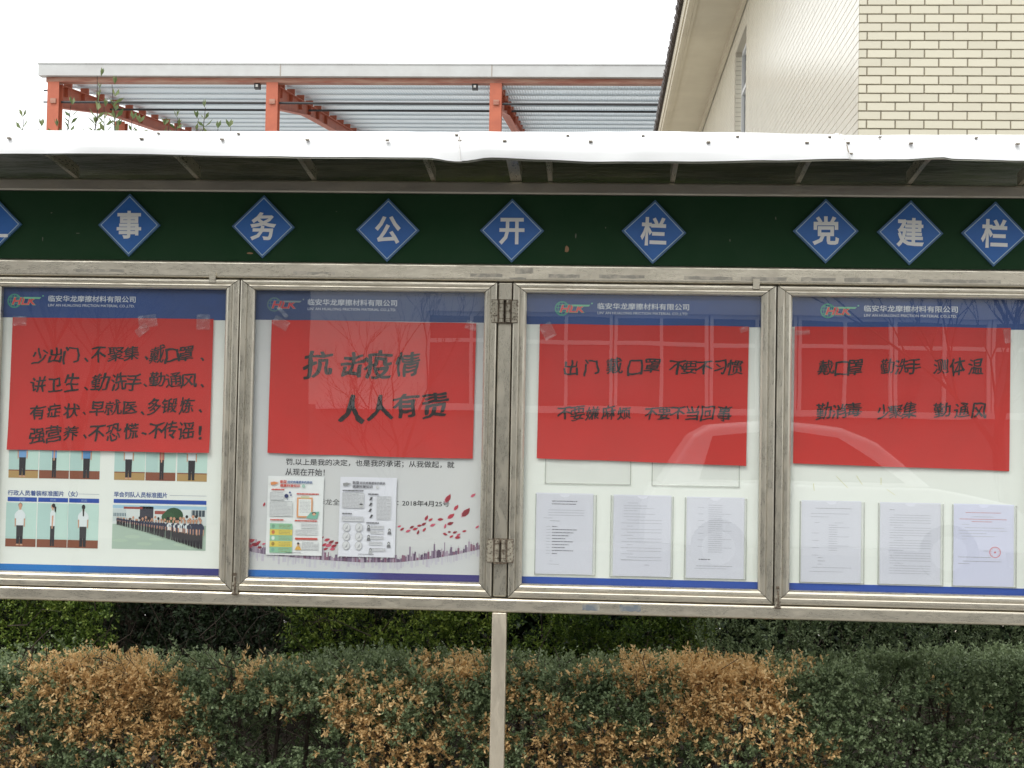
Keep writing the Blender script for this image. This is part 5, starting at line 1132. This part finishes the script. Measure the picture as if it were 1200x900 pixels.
b = MB(); loft(b, low, [(-.88, 1), (-.80, 1), (.80, 1), (.88, 1)], M_CARP); b.build('body', car, fixn=True, bevel=.04)
b = MB(); loft(b, top_, [(-.70, .96), (-.6, 1), (.6, 1), (.70, .96)], M_CARP); b.build('cabin', car, fixn=True, bevel=.05)
for s in (-1, 1):
    for P_ in ([(.62, 1.10), (.78, 1.60), (1.60, 1.68), (1.60, 1.10)], [(1.68, 1.10), (1.68, 1.68), (2.3, 1.60), (3.05, 1.10)]):
        b = MB(); y = cyc + s * .715; b.add([(cx0 + p[0], y, p[1]) for p in P_] + [(cx0 + p[0], y - s * .02, p[1]) for p in P_], [(0, 1, 2, 3), (7, 6, 5, 4), (0, 4, 5, 1), (1, 5, 6, 2), (2, 6, 7, 3), (3, 7, 4, 0)], M_CGL); b.build('side_window', car, fixn=True)
    for wx in (.85, 3.5):
        b = MB(); b.tube([(cx0 + wx, cyc + s * .70, .33), (cx0 + wx, cyc + s * .90, .33)], .33, M_TYRE, 20); wh = b.build('wheel', car)
        b = MB(); b.tube([(cx0 + wx, cyc + s * .89, .33), (cx0 + wx, cyc + s * .91, .33)], .20, M_RIM, 14); b.build('rim', wh)
    b = MB(); b.box(cx0 + 4.35, cx0 + 4.47, cyc + s * .75 - .13, cyc + s * .75 + .12, .62, .78, M_RIM); b.build('headlight', car)
# bare trees
M_BARK = mat('bark', (0.055, 0.045, 0.038), 0.9, col2=(0.09, 0.075, 0.06), scale=9)
def bare_tree(x, y, h, seed, label, r0=.07, fork=.9):
    rr = random.Random(seed); t = empty('bare_tree', (x, y, 0), label, 'tree', 'bare trees across the road'); tr, br = MB(), MB()
    def grow(b, p, d, L_, r_, lv):
        pts = [p]; q = p
        for k in range(4): d = (d + Vector((rr.gauss(0, .10), rr.gauss(0, .10), .05))).normalized(); q = q + d * L_ / 4; pts.append(q)
        b.tube(pts, [r_ * (1 - .12 * k) for k in range(5)], M_BARK, 6 if lv < 2 else 4, False)
        if lv < 5:
            for k in range(3 if lv else 4):
                a = rr.uniform(0, 6.28); s = rr.uniform(.35, .75); nd_ = (d + Vector((math.cos(a) * s, math.sin(a) * s, .05))).normalized()
                grow(br, pts[rr.choice((2, 3, 4, 4))], nd_, L_ * rr.uniform(.6, .8), r_ * .55, lv + 1)
    grow(tr, Vector((x, y, 0)), Vector((0, 0, 1)), fork * h * .4, r0, 0)
    tr.build('trunk', t); br.build('branches', t)
bare_tree(-2.2, -10.5, 3.6, 4, 'bare forked sapling standing before the pale facade across the road', .035)
bare_tree(-5.6, -10.0, 5.5, 9, 'wide bare tree standing left of the facade across the road', .06)
bare_tree(5.4, -13.2, 5.0, 12, 'bare tree standing before the right half of the facade', .08)
# unseen grey building, added left of the facade to darken the mirrored view
M_GREYR = mat('grey render', (0.17, 0.165, 0.155), 0.85, col2=(0.14, 0.135, 0.13), scale=.5)
gb = empty('added_grey_building', (-12, -19, 0), 'unseen grey building added left of the windowed one, so the panes mirror a dark surface', 'building')
b = MB(); b.box(-24, -4.5, -26, -18.2, 0, 7.2, M_GREYR); b.build('wall', gb)
b = MB(); b.box(-24.3, -4.3, -26.2, -17.9, 7.2, 7.45, M_PLINTH); b.build('roof', gb)
for k in range(5):
    x = -22 + 3.6 * k; b = MB(); b.box(x, x + 1.5, -18.199, -18.15, 4.3, 5.8, M_WGLASS); w_ = b.build('window', gb); b = MB(); b.box(x - .06, x, -18.199, -18.12, 4.24, 5.86, M_WFRAME); b.box(x + 1.5, x + 1.56, -18.199, -18.12, 4.24, 5.86, M_WFRAME); b.box(x, x + 1.5, -18.198, -18.12, 5.8, 5.86, M_WFRAME); b.box(x, x + 1.5, -18.198, -18.12, 4.24, 4.3, M_WFRAME); b.build('frame', w_)
